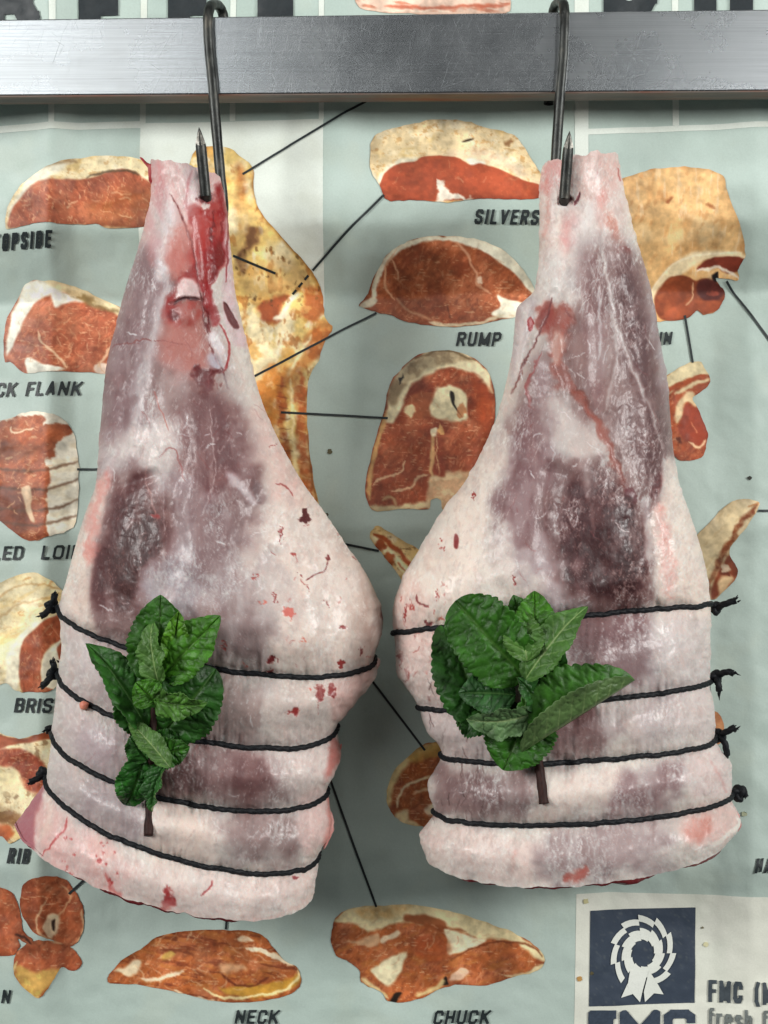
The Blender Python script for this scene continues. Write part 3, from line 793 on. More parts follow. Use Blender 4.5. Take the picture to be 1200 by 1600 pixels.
def gigot_chop(p):
    p.c[:] = (164, 84, 54); meaty(p, None, 1.5); p.mottle((116, 50, 34), 40, 40, 0, .7, .6)
    p.line([(576, 780), (580, 730), (596, 670), (606, 640)], 7, (226, 182, 120), 2.5, .95); p.line([(580, 790), (600, 797), (640, 792), (670, 788)], 10, (232, 216, 170), 3, .95)
    p.poly([(602, 655), (608, 610), (625, 575), (660, 550), (700, 540), (740, 552), (768, 582), (775, 610), (765, 600), (740, 578), (705, 570), (670, 585), (640, 605), (625, 640), (612, 660)], (238, 226, 186), 3, 1, 4)
    p.poly([(606, 630), (612, 598), (640, 562), (690, 545), (745, 560), (700, 566), (665, 575), (635, 600), (620, 630)], (158, 136, 104), 4, .85, 4, brk=.4)
    p.line([(650, 556), (700, 543), (745, 560)], 4, (104, 82, 54), 2, .7); p.ell(626, 590, 3, 9, (30, 28, 24), 1.5, .9, rot=20)
    p.poly([(634, 645), (640, 615), (660, 606), (676, 612), (680, 640), (660, 650)], (160, 92, 60), 3, .9, 4); p.ell(641, 640, 8, 11, (234, 214, 168), 2.5, .95)
    p.poly([(672, 640), (680, 612), (690, 600), (710, 600), (728, 612), (732, 640), (732, 655), (722, 658), (700, 658), (680, 652)], (240, 228, 186), 3, 1, 4)
    p.poly([(706, 608), (712, 612), (712, 630), (722, 650), (714, 640), (706, 622)], (34, 28, 24), 1.2, 1, 1.5); p.ell(722, 640, 7, 12, (196, 124, 78), 2, .8)
    p.line([(677, 672), (676, 720), (672, 760)], 5, (206, 166, 116), 2, .95); p.line([(682, 680), (686, 740)], 2.5, (226, 196, 150), 1.2, .9); p.poly([(674, 670), (684, 668), (684, 678), (676, 680)], (240, 226, 190), 2, 1); p.ell(690, 670, 4, 9, (226, 178, 116), 1.5, .9)
    p.poly([(670, 750), (690, 745), (700, 738), (720, 740), (745, 740), (740, 780), (700, 795), (664, 795), (672, 770)], (226, 202, 160), 4, .95, 5, brk=.25)
    p.line([(584, 756), (600, 744), (624, 740), (632, 722)], 4, (232, 196, 156), 1.5, .9, 3); p.line([(610, 770), (640, 764), (655, 745), (668, 742)], 4, (232, 196, 156), 1.5, .9, 3); p.line([(598, 782), (610, 776), (620, 792)], 4, (222, 190, 140), 2, .8)
    p.poly([(740, 590), (765, 605), (772, 650), (755, 690), (748, 640)], (186, 82, 40), 8, .6)
    p.squiggles(46, (590, 600, 760, 780), (4, 14), (.7, 1.8), CRS, 19, .5)
def small_chop(p):
    p.c[:] = (224, 196, 140); fatty(p); p.mottle((120, 84, 44), 8, 6, .3, .8, .6)
    p.line([(584, 834), (606, 846), (630, 870), (660, 900)], 7, (168, 84, 46), 2, 1); p.line([(580, 838), (600, 856), (620, 876), (650, 910)], 9, (240, 228, 186), 2.5, .9)
    p.ell(594, 852, 8, 9, (160, 80, 44), 2, .95); p.ell(610, 872, 8, 9, (176, 92, 46), 2, .95); p.line([(622, 880), (640, 905)], 6, (164, 84, 46), 2, .9)
def mid_chop(p):
    p.c[:] = (168, 96, 52); meaty(p); p.line([(608, 1258), (606, 1236), (618, 1206), (645, 1180), (690, 1160)], 14, (228, 208, 150), 4, 1); p.poly([(640, 1180), (690, 1158), (690, 1176), (650, 1192)], (196, 158, 84), 5, .8, brk=.4)
    p.line([(620, 1260), (624, 1240), (640, 1224), (690, 1208)], 4, (236, 218, 176), 1.5, .95); p.line([(645, 1240), (665, 1232), (690, 1226)], 4, (226, 190, 150), 2, .9)
    p.poly([(616, 1268), (636, 1264), (640, 1276), (660, 1290), (640, 1292), (618, 1282)], (236, 220, 172), 3, .9); p.poly([(664, 1262), (690, 1255), (690, 1270), (668, 1270)], (236, 222, 190), 3, .9); p.squiggles(16, (620, 1210, 680, 1280), (6, 18), (.8, 2), CRS, 21, .5)
def loin_joint(p):
    p.c[:] = (226, 184, 128); p.mottle((236, 206, 158), 50, 40, 0, .8, .7); p.mottle((206, 154, 98), 30, 50, .1, .8, .55); p.mottle((196, 138, 84), 9, 16, .45, .9, .45, ang=25); p.mottle((236, 216, 184), 6, 30, .3, .9, .4)
    p.ell(1046, 312, 3, 6, (150, 90, 52), 2, .9, rot=40); p.ell(1110, 320, 8, 3, (150, 90, 52), 2.5, .8, rot=25)
    p.poly([(1030, 440), (1060, 405), (1100, 388), (1170, 392), (1170, 402), (1110, 402), (1070, 425), (1045, 450), (1030, 490), (1018, 470)], (232, 212, 172), 4, 1, 2)
    p.line([(1022, 460), (1046, 420), (1085, 396), (1165, 390)], 2.5, (250, 236, 206), 1.5, .7, 1)
    p.poly([(1100, 408), (1120, 398), (1170, 398), (1166, 416), (1150, 420), (1120, 412), (1098, 418)], (124, 56, 40), 2, 1, 3); p.line([(1098, 418), (1130, 412), (1168, 430)], 4, (240, 226, 206), 1.5, .9); p.poly([(1120, 424), (1130, 418), (1126, 436)], (30, 26, 26), 1.5, 1)
    q = [(1033, 470), (1036, 448), (1055, 428), (1078, 424), (1096, 430), (1110, 428), (1140, 440), (1146, 456), (1136, 476), (1110, 486), (1100, 476), (1088, 492), (1052, 496), (1038, 486)]
    p.poly(q, (130, 66, 40), 2, 1, 2); m = p.mask(q, 2); p.mottle((160, 88, 54), 16, 12, .1, .8, .6, m)
    p.poly([(1104, 430), (1125, 430), (1144, 446), (1138, 460), (1116, 462), (1102, 448)], (84, 40, 36), 3, .95, 2); p.ell(1126, 449, 9, 4, (138, 66, 50), 2, .9); p.poly([(1050, 480), (1080, 462), (1110, 460), (1140, 462), (1136, 478), (1110, 486), (1080, 490), (1052, 494)], (166, 86, 54), 3, .8, 3)
    p.line([(1092, 432), (1094, 456), (1082, 470)], 3, (206, 160, 124), 1.2, .9)
def cutlet(p):
    p.c[:] = (172, 84, 48); meaty(p); p.poly([(1030, 600), (1065, 570), (1100, 556), (1112, 566), (1118, 582), (1090, 590), (1060, 605), (1040, 625)], (238, 222, 178), 2.5, 1, 3)
    p.line([(1044, 612), (1070, 596), (1112, 582)], 8, (176, 84, 44), 2, 1, 2); p.line([(1062, 612), (1090, 598), (1116, 590)], 6, (238, 220, 176), 2, .9); p.poly([(1058, 640), (1074, 616), (1088, 612), (1094, 634), (1076, 626), (1062, 660)], (236, 214, 170), 2.5, .9)
    p.poly([(1066, 670), (1070, 640), (1080, 630), (1100, 645), (1110, 680), (1100, 695), (1078, 690)], (150, 64, 42), 3, .9); p.line([(1086, 660), (1094, 676)], 4, (214, 140, 104), 1.5, .9); p.line([(1080, 690), (1098, 698), (1108, 686)], 4, (236, 200, 160), 1.5, .9); p.ell(1066, 686, 4, 5, (90, 40, 28), 2, .8)
def rib_chop(p):
    p.c[:] = (216, 196, 156); p.mottle((226, 210, 176), 30, 30, 0, .8, .6, ang=-40); p.mottle((196, 170, 124), 20, 5, .2, .8, .5, ang=-50)
    p.line([(1180, 790), (1158, 816), (1138, 850), (1118, 890), (1108, 930)], 9, (134, 76, 46), 2.5, 1, 3, brk=.3); p.line([(1186, 786), (1170, 792)], 6, (176, 104, 54), 2, .9)
    p.poly([(1136, 870), (1150, 880), (1152, 900), (1128, 928), (1114, 936), (1118, 905)], (150, 78, 50), 2.5, 1, 3); p.ell(1134, 888, 6, 8, (238, 216, 186), 2, .9); p.poly([(1122, 912), (1136, 900), (1146, 904), (1126, 928)], (234, 206, 160), 3, .9); p.ell(1134, 897, 8, 4, (116, 54, 36), 2, .9)
def carcass(p):
    p.c[:] = (236, 206, 130); p.mottle((248, 238, 206), 40, 50, 0, .8, .75); p.mottle((206, 146, 66), 30, 26, .1, .8, .6); p.mottle((170, 100, 44), 14, 22, .35, .85, .65); p.mottle((250, 244, 220), 12, 18, .3, .85, .6)
    p.line([(395, 262), (398, 300), (410, 335), (445, 375), (475, 405), (496, 440), (512, 490)], 6, (168, 112, 48), 4, .7); p.line([(372, 255), (378, 290), (372, 330)], 14, (176, 104, 50), 7, .75, brk=.3)
    p.poly([(358, 300), (376, 310), (398, 330), (412, 352), (396, 350), (378, 380), (370, 420), (362, 440), (362, 380), (372, 350)], (198, 166, 110), 8, .7)
    p.poly([(388, 350), (412, 362), (410, 380), (390, 392), (378, 420), (368, 430), (370, 400), (384, 370)], (112, 76, 58), 5, .85, 6, brk=.35)
    p.poly([(372, 430), (420, 400), (470, 410), (480, 440), (440, 456), (390, 456)], (216, 180, 124), 10, .7, brk=.3)
    p.poly([(398, 474), (420, 458), (446, 456), (440, 470), (430, 500), (412, 496), (400, 486)], (166, 84, 48), 4, .95, 5); p.line([(462, 452), (448, 466), (440, 486), (424, 492)], 9, (250, 240, 214), 3, .95); p.poly([(470, 440), (500, 450), (505, 480), (490, 500), (472, 490), (476, 460)], (184, 104, 56), 5, .9, 5, brk=.4)
    p.poly([(492, 500), (515, 508), (506, 540), (470, 575), (450, 590), (470, 545)], (188, 104, 46), 6, .9, 5, brk=.35); p.line([(484, 520), (460, 560), (440, 600)], 5, (250, 236, 190), 3, .9)
    p.poly([(398, 590), (440, 560), (450, 600), (440, 640), (436, 720), (425, 700), (405, 640)], (196, 118, 50), 8, .75, 6, brk=.5)
    p.line([(438, 590), (440, 660), (450, 720), (462, 780), (470, 830)], 12, (166, 84, 40), 4, .85, 4, brk=.45); p.line([(468, 580), (470, 650), (474, 710), (484, 770), (492, 830)], 18, (186, 98, 48), 5, .9, 4, brk=.3); p.line([(452, 590), (456, 650), (460, 720), (474, 790)], 5, (248, 226, 170), 2.5, .95, 3)
    for y in range(600, 800, 24): p.line([(462 + (y - 600) * .06, y), (482 + (y - 600) * .06, y + 4)], 2.5, (246, 216, 160), 1.5, .7)
    for y in range(600, 760, 17): p.line([(430 + (y - 600) * .1, y), (446 + (y - 600) * .1, y + 3)], 3.5, (96, 50, 26), 1.5, .6)
    p.line([(481, 590), (482, 700), (496, 800)], 3, (150, 84, 30), 2, .7); p.specks(60, (365, 380, 500, 470), (1, 2.6), [(96, 70, 40), (140, 96, 50)], 31, .8)
def top_cut(p):
    p.c[:] = (226, 196, 176); p.mottle((190, 112, 84), 26, 6, .1, .7, .7, ang=8); p.line([(600, 8), (680, 10), (795, 6)], 6, (186, 100, 74), 2.5, .85); p.line([(590, 14), (700, 16)], 5, (240, 228, 208), 2, .9)
def scrap(p):
    p.c[:] = (206, 150, 104); meaty(p)

CUTS = [("printed_joint", "printed topside, top left of the chart", [(8, 356), (10, 330), (24, 300), (40, 284), (75, 262), (110, 248), (150, 243), (190, 243), (222, 250), (250, 285), (262, 340), (236, 353), (170, 356), (150, 350), (100, 350), (60, 350), (25, 356)], topside, CREAM),
    ("printed_joint", "printed thick flank below the topside", [(-4, 558), (-6, 500), (20, 450), (40, 434), (70, 434), (110, 442), (150, 460), (185, 478), (195, 520), (185, 560), (165, 580), (130, 578), (100, 578), (60, 578), (30, 580), (8, 562)], thick_flank, MEAT),
    ("printed_joint", "printed rolled loin", [(-26, 662), (0, 655), (30, 644), (55, 642), (85, 648), (108, 668), (118, 705), (121, 750), (118, 815), (105, 830), (75, 838), (55, 845), (30, 838), (0, 815), (-26, 800)], rolled_loin, FATW),
    ("printed_joint", "printed rolled brisket", [(-26, 925), (0, 910), (30, 897), (60, 896), (90, 915), (104, 940), (112, 1000), (104, 1060), (88, 1074), (70, 1081), (40, 1081), (22, 1079), (10, 1068), (-26, 1062)], rolled_brisket, CREAM),
    ("printed_joint", "printed rib joint", [(-20, 1158), (30, 1154), (55, 1147), (95, 1146), (115, 1200), (95, 1260), (60, 1290), (20, 1315), (5, 1305), (-20, 1300)], rib_joint, CREAM),
    ("printed_joint", "printed noisette at the left edge of the chart", [(-14, 1394), (8, 1386), (26, 1400), (34, 1425), (38, 1452), (52, 1464), (48, 1474), (30, 1466), (32, 1478), (20, 1492), (-14, 1486)], noisette, MEAT),
    ("printed_joint", "printed round noisette with a dark eye", [(34, 1398), (40, 1378), (60, 1367), (80, 1366), (104, 1374), (124, 1402), (131, 1432), (126, 1464), (112, 1479), (96, 1476), (76, 1464), (58, 1456), (42, 1438), (34, 1418)], noisette, MEAT),
    ("printed_joint", "printed noisette with yellow fat below the others", [(24, 1494), (40, 1474), (62, 1466), (86, 1470), (108, 1480), (124, 1496), (126, 1512), (112, 1518), (97, 1512), (84, 1530), (66, 1555), (50, 1552), (28, 1532), (22, 1512)], noisette, MEAT),
    ("printed_joint", "printed neck cut, bottom centre left", [(167, 1536), (190, 1502), (225, 1480), (250, 1463), (300, 1455), (360, 1453), (400, 1456), (420, 1470), (445, 1500), (465, 1510), (470, 1532), (455, 1552), (400, 1565), (355, 1567), (310, 1560), (270, 1550), (210, 1540)], neck_cut, MEAT),
    ("printed_joint", "printed chuck cut, bottom centre", [(517, 1465), (525, 1432), (545, 1419), (590, 1414), (650, 1413), (700, 1422), (750, 1438), (800, 1455), (840, 1480), (851, 1500), (840, 1516), (800, 1526), (760, 1540), (710, 1540), (680, 1549), (660, 1560), (612, 1567), (595, 1550), (565, 1535), (562, 1516), (545, 1502), (525, 1490)], chuck_cut, MEAT),
    ("printed_joint", "printed silverside, top centre", [(578, 238), (583, 215), (600, 203), (640, 193), (680, 186), (720, 187), (760, 198), (800, 209), (815, 225), (840, 265), (852, 292), (840, 310), (795, 312), (760, 310), (740, 311), (700, 316), (640, 313), (606, 313), (593, 290), (580, 268)], silverside, CREAM),
    ("printed_joint", "printed rump", [(561, 468), (574, 450), (585, 425), (600, 400), (625, 380), (660, 368), (710, 367), (760, 375), (800, 395), (832, 430), (840, 460), (820, 485), (780, 495), (740, 503), (690, 504), (640, 497), (610, 486), (590, 481), (566, 474)], rump, MEAT),
    ("printed_joint", "printed leg chop with bone, centre", [(571, 770), (573, 740), (585, 690), (600, 640), (608, 600), (630, 570), (655, 550), (690, 543), (725, 548), (755, 565), (770, 590), (776, 640), (765, 690), (745, 750), (705, 790), (692, 797), (688, 781), (674, 780), (670, 795), (640, 795), (600, 798), (580, 795)], gigot_chop, MEAT),
    ("printed_joint", "small printed chop half hidden by the fat bulge", [(578, 840), (584, 826), (592, 822), (620, 838), (660, 865), (672, 900), (640, 916), (612, 884), (596, 864)], small_chop, CREAM),
    ("printed_joint", "printed chop between the two legs, low down", [(604, 1240), (615, 1205), (640, 1180), (670, 1160), (705, 1175), (715, 1290), (660, 1290), (625, 1282), (608, 1262)], mid_chop, MEAT),
    ("printed_joint", "printed loin joint, top right", [(945, 300), (1000, 270), (1040, 262), (1090, 262), (1130, 275), (1136, 300), (1160, 360), (1170, 390), (1168, 402), (1162, 416), (1164, 430), (1140, 428), (1128, 428), (1144, 448), (1140, 468), (1128, 480), (1110, 486), (1100, 477), (1086, 490), (1050, 495), (1028, 490), (1000, 440), (970, 380)], loin_joint, CREAM),
    ("printed_joint", "printed cutlet on the right", [(1025, 605), (1068, 571), (1100, 560), (1108, 570), (1117, 590), (1108, 604), (1088, 620), (1096, 637), (1109, 670), (1108, 690), (1098, 714), (1070, 720), (1050, 705), (1030, 660)], cutlet, MEAT),
    ("printed_joint", "printed rib chop on the right", [(1075, 860), (1110, 815), (1145, 783), (1183, 784), (1180, 800), (1160, 830), (1140, 862), (1151, 885), (1150, 902), (1126, 930), (1113, 937), (1085, 925)], rib_chop, CREAM),
    ("printed_joint", "printed scrap of meat beside the knots", [(1095, 1118), (1118, 1112), (1131, 1130), (1126, 1160), (1100, 1165)], scrap, CREAM),
    ("printed_carcass", "printed half carcass in yellow and brown", [(300, 240), (350, 229), (372, 241), (396, 264), (397, 298), (408, 332), (440, 370), (470, 400), (490, 425), (502, 455), (506, 490), (518, 508), (503, 535), (497, 560), (482, 588), (479, 640), (483, 700), (490, 750), (502, 810), (500, 860), (420, 900), (330, 700), (310, 500), (290, 350)], carcass, CREAM),
    ("printed_joint", "edge of a printed joint above the rail", [(553, -40), (556, 2), (575, 14), (640, 20), (720, 22), (790, 20), (798, -5), (790, -50), (680, -80), (590, -70)], top_cut, CREAM)]
for nm, lab, outl, fn, base in CUTS:
    print_patch(nm, outl, fn, base, 1.5, .0005, label=lab, shade=True)

# ---- maker's emblem: square with rosette
NAVY = (58, 68, 82)
sq = print_patch("emblem_square", [(922, 1422), (1000, 1419), (1087, 1418), (1086, 1568), (1000, 1570), (920, 1572)], lambda p: (p.mottle((70, 80, 92), 12, 12, .3, .9, .6), p.mottle((92, 98, 100), 4, 4, .6, .95, .5)), NAVY, 3, .0006, False, 0, parent=MAKER, label="navy square with a white rosette")
def flat(name, pts, faces, col, lift, parent):
    pts = np.array(pts, float)
    me = mesh_np(name, onchart(pts[:, 0], pts[:, 1], lift), np.array(faces), np.tile(lin(col), (len(pts), 1)))
    return child(name, me, parent, M_PRINT)
def saw_ring(cx, cy, r0, r1, n, a0, a1, saw):
    pts = []; fc = []
    k = 0
    step = 2 * math.pi / n
    i0 = int(a0); i1 = int(a1)
    for i in range(i0, i1):
        for q in (0.0, 0.25, 0.5, .75, 1.0):
            a = (i + q) * step
            f = 1 + saw * (0.5 - q)
            for r in (r0, r1): pts.append((cx + math.cos(a) * r * f * .96, cy + math.sin(a) * r * f * 1.12))
        b = len(pts) - 10
        for j in range(4): fc.append((b + 2 * j, b + 2 * j + 2, b + 2 * j + 3, b + 2 * j + 1))
    return pts, fc
cx, cy = 1004, 1489
pt, fc = saw_ring(cx, cy, 42, 51, 11, 4, 13, .14); flat("rosette_ring", pt, fc, (226, 230, 222), .0012, MAKER)
pt, fc = saw_ring(cx, cy, 19, 34, 11, 0, 11, .12); flat("rosette_disc", pt, fc, (226, 230, 222), .0012, MAKER)
flat("rosette_ribbon", [(984, 1515), (1012, 1518), (1004, 1548), (1000, 1566), (988, 1552), (970, 1558), (980, 1540)], [(0, 1, 2, 6), (6, 2, 3, 4), (6, 4, 5, 5)][:2], (226, 230, 222), .0014, MAKER)
flat("rosette_ribbon", [(1014, 1516), (1028, 1538), (1037, 1554), (1022, 1552), (1008, 1566), (1006, 1550)], [(0, 1, 4, 5), (1, 2, 3, 4)], (226, 230, 222), .0014, MAKER)
flat("rosette_ribbon", [(970, 1558), (980, 1536), (992, 1540), (988, 1553)], [(0, 1, 2, 3)], (226, 230, 222), .0013, MAKER)
word("FMC", 919, 1087, 1578, 1624, None, 0, .3, .12, NAVY, parent=MAKER, res=1.6)
word("FMC (M", 1107, 1208, 1531, 1566, 1534, 0, .17, .11, (66, 74, 80), parent=MAKER)
word("fresh fr", 1107, 1212, 1575, 1606, 1578, 0, .16, .1, (110, 116, 114), parent=MAKER)
# stains and flyspecks
rg = random.Random(5)
for x, y, r, c in ((515, 705, 4, (88, 82, 54)), (511, 804, 3, (80, 74, 50)), (1172, 747, 3.4, (50, 50, 44)), (905, 1528, 4.5, (186, 144, 84)), (915, 1407, 4.5, (196, 190, 146)), (924, 1520, 3, (90, 84, 60)), (1160, 1270, 4, (174, 180, 150)), (1104, 1476, 4.5, (212, 208, 168)), (1098, 1450, 2, (120, 114, 90))):
    t = np.linspace(0, 2 * np.pi, 12, endpoint=False)
    rr = r * (0.75 + 0.5 * np.array([rg.random() for _ in t]))
    pts = [(x, y)] + list(zip(x + rr * np.cos(t), y + rr * np.sin(t) * .9))
    flat("stain", pts, [(0, i + 1, (i + 1) % 12 + 1, 0)[:3] + ((i + 1) % 12 + 1,) for i in range(0)] or [(1, 2, 3, 4), (1, 4, 5, 6), (1, 6, 7, 8), (1, 8, 9, 10), (1, 10, 11, 12)], c, .0008, chart)

# ================================================================== the rail
def box_mesh(name, corners, bev=0.0):
    """corners: 8 points, front face a b c d (ccw), then back"""
    me = bpy.data.meshes.new(name)
    me.from_pydata(corners, [], [(0, 1, 2, 3), (7, 6, 5, 4), (4, 5, 1, 0), (3, 2, 6, 7), (1, 5, 6, 2), (4, 0, 3, 7)])
    if bev:
        import bmesh
        bm = bmesh.new(); bm.from_mesh(me)
        bmesh.ops.bevel(bm, geom=bm.edges[:], offset=bev, segments=2, affect='EDGES', profile=0.5)
        bm.to_mesh(me); bm.free()
    me.update(); return me
YR0, YR1 = 0.030, 0.050
def railx(px): return (px - 600) * K * (1 + YR0)
def rail_z(px, py): return (800 - py) * K * (1 + YR0)
# the bar is hung a little out of level and runs on past both sides of the view
def zt(px): return rail_z(px, 30.5 + (14.5 - 30.5) * px / 1200)
def zb(px): return rail_z(px, 149.5 + (141.5 - 149.5) * px / 1200)
lx, rx = -500, 1700
xl, xr = railx(lx), railx(rx)
rail_root = empty("hanging_rail", ((xl + xr) / 2, (YR0 + YR1) / 2, zb(600)))
tag(rail_root, "scratched flat aluminium rail running across the top, in front of the chart", "rail")
me = box_mesh("bar", [(xl, YR0, zb(lx)), (xr, YR0, zb(rx)), (xr, YR0, zt(rx)), (xl, YR0, zt(lx)), (xl, YR1, zb(lx)), (xr, YR1, zb(rx)), (xr, YR1, zt(rx)), (xl, YR1, zt(lx))], 0.0009)
child("bar", me, rail_root, M_RAIL)
e = 0.0007
me = box_mesh("underside_strip", [(xl, YR0 + .0006, zb(lx) - e), (xr, YR0 + .0006, zb(rx) - e), (xr, YR0 + .0006, zb(rx) + .0004), (xl, YR0 + .0006, zb(lx) + .0004), (xl, YR1 - .0006, zb(lx) - e), (xr, YR1 - .0006, zb(rx) - e), (xr, YR1 - .0006, zb(rx) + .0004), (xl, YR1 - .0006, zb(lx) + .0004)])
child("underside_strip", me, rail_root, M_EDGE)

# ================================================================== the legs
def pchip(x, y, xi):
    x = np.asarray(x, float); y = np.asarray(y, float)
    h = np.diff(x); d = np.diff(y) / h
    m = np.zeros(len(x))
    for k in range(1, len(x) - 1):
        if d[k - 1] * d[k] > 0:
            w1 = 2 * h[k] + h[k - 1]; w2 = h[k] + 2 * h[k - 1]
            m[k] = (w1 + w2) / (w1 / d[k - 1] + w2 / d[k])
    m[0] = d[0]; m[-1] = d[-1]
    i = np.clip(np.searchsorted(x, xi) - 1, 0, len(x) - 2)
    t = (xi - x[i]) / h[i]
    return (2 * t ** 3 - 3 * t ** 2 + 1) * y[i] + (t ** 3 - 2 * t ** 2 + t) * h[i] * m[i] + (-2 * t ** 3 + 3 * t ** 2) * y[i + 1] + (t ** 3 - t ** 2) * h[i] * m[i + 1]

# left silhouette x y, middle x y, right silhouette x y, depth forward, depth back (photograph pixels, 0.42 mm each)
ROWS_A = [(235, 252, 290, 257, 345, 281, 50, 48), (236, 300, 295, 302, 352, 310, 54, 50), (226, 350, 292, 352, 357, 355, 62, 52), (212, 400, 288, 402, 362, 402, 70, 56), (196, 450, 282, 452, 367, 452, 80, 60),
          (182, 505, 280, 507, 379, 507, 88, 66), (170, 555, 278, 560, 390, 555, 96, 74), (161, 620, 284, 626, 407, 620, 108, 84), (155, 690, 295, 696, 437, 690, 120, 96), (150, 752, 312, 762, 474, 755, 132, 108),
          (132, 805, 322, 830, 510, 806, 144, 120), (115, 862, 333, 895, 548, 862, 152, 130), (101, 915, 342, 965, 582, 915, 158, 135), (95, 935, 346, 1005, 599, 972, 158, 138), (91, 948, 345, 1046, 585, 1026, 150, 134),
          (96, 1002, 330, 1100, 589, 1050, 160, 138), (91, 1050, 309, 1157, 527, 1134, 152, 132), (85, 1105, 305, 1207, 533, 1182, 160, 136), (81, 1145, 295, 1255, 511, 1231, 154, 134), (76, 1190, 295, 1300, 519, 1285, 162, 138),
          (72, 1216, 285, 1345, 498, 1332, 156, 134), (50, 1252, 278, 1388, 497, 1352, 160, 138), (22, 1288, 275, 1425, 489, 1386, 150, 134)]
STR_A = [1046, 1157, 1255, 1345]
ROWS_B = [(847, 262, 905, 241, 966, 248, 52, 48), (843, 305, 908, 303, 976, 300, 58, 50), (843, 352, 916, 352, 988, 350, 66, 54), (842, 402, 922, 402, 1002, 400, 74, 58), (835, 452, 925, 450, 1017, 450, 82, 62),
          (807, 484, 915, 488, 1023, 485, 88, 66), (801, 545, 917, 550, 1034, 545, 98, 74), (789, 605, 916, 612, 1044, 605, 108, 84), (775, 655, 912, 665, 1048, 655, 116, 92), (755, 700, 903, 715, 1052, 700, 124, 100),
          (728, 750, 894, 768, 1061, 752, 134, 110), (690, 800, 884, 825, 1078, 802, 144, 120), (657, 855, 876, 875, 1094, 852, 152, 130), (628, 905, 866, 912, 1105, 898, 158, 136), (613, 958, 865, 942, 1108, 926, 158, 138), (616, 990, 864, 966, 1111, 946, 152, 134),
          (619, 1045, 873, 1034, 1110, 1005, 160, 138), (655, 1104, 882, 1099, 1110, 1065, 152, 132), (664, 1135, 892, 1146, 1117, 1112, 160, 136), (690, 1178, 905, 1190, 1118, 1155, 154, 134), (668, 1228, 908, 1240, 1143, 1196, 162, 138),
          (678, 1267, 910, 1288, 1143, 1242, 156, 134), (656, 1306, 908, 1340, 1157, 1286, 162, 138), (666, 1338, 906, 1384, 1140, 1306, 150, 134)]
STR_B = [966, 1099, 1190, 1288]
NR, NF, NB = 760, 380, 70

def paint_common(p):
    p.mottle((202, 189, 186), 60, 80, 0.0, 0.8, 0.30)
    p.mottle((232, 222, 218), 30, 60, 0.1, 0.8, 0.4, ang=15)

def frost(p):
    """thin whitish membrane over everything: long muscle grain, silvery patches, fine fibre"""
    l = p.c @ np.array([.3, .5, .2])
    sat = (p.c[:, 0] - p.c[:, 1]) / np.maximum(p.c[:, 0], 1)
    red = 1 - .95 * sstep(.22, .40, sat)
    lean = (.22 + .78 * sstep(205, 165, l)) * red
    p.mottle((112, 88, 90), 14, 110, 0.15, 0.95, 0.14, lean, ang=6)
    p.mottle((218, 209, 206), 18, 120, 0.10, 0.9, 0.18, lean, ang=-5)
    p.mottle((218, 210, 208), 40, 60, 0.05, 0.8, 0.22, red, ang=12)
    p.mottle((208, 180, 174), 26, 30, 0.15, 0.9, 0.14, red)
    fat = (1 - lean) * red
    p.mottle((190, 176, 172), 16, 26, 0.05, 0.9, 0.40, fat, ang=10)
    p.mottle((214, 182, 174), 9, 16, 0.20, 0.9, 0.34, fat, ang=-12)
    p.mottle((182, 166, 164), 4, 9, 0.25, 0.95, 0.34, fat, ang=20)
    p.mottle((244, 238, 232), 5, 8, 0.20, 0.9, 0.34, fat, ang=-30)
    p.pre = p.c.copy()
    z = sstep(-.05, .75, fbm(p.x / 55, p.y / 75, 881, 3)) * red
    p.mottle((234, 229, 226), 3.2, 15, 0.0, 0.9, 0.30, z, ang=9)
    p.mottle((234, 229, 226), 2.8, 11, 0.08, 0.9, 0.28, z, ang=-22)
    p.mottle((244, 241, 238), 2.4, 6, 0.34, 0.9, 0.40, z, ang=38)
    p.mottle((240, 236, 233), 2.6, 9, 0.50, 0.95, 0.22, red, ang=25)
    p.mottle((132, 104, 106), 3, 16, 0.35, 1.0, 0.14, z * lean, ang=4)

RED = [(150, 36, 34), (120, 28, 30), (176, 62, 56)]; PINKR = [(206, 120, 112), (190, 96, 90)]

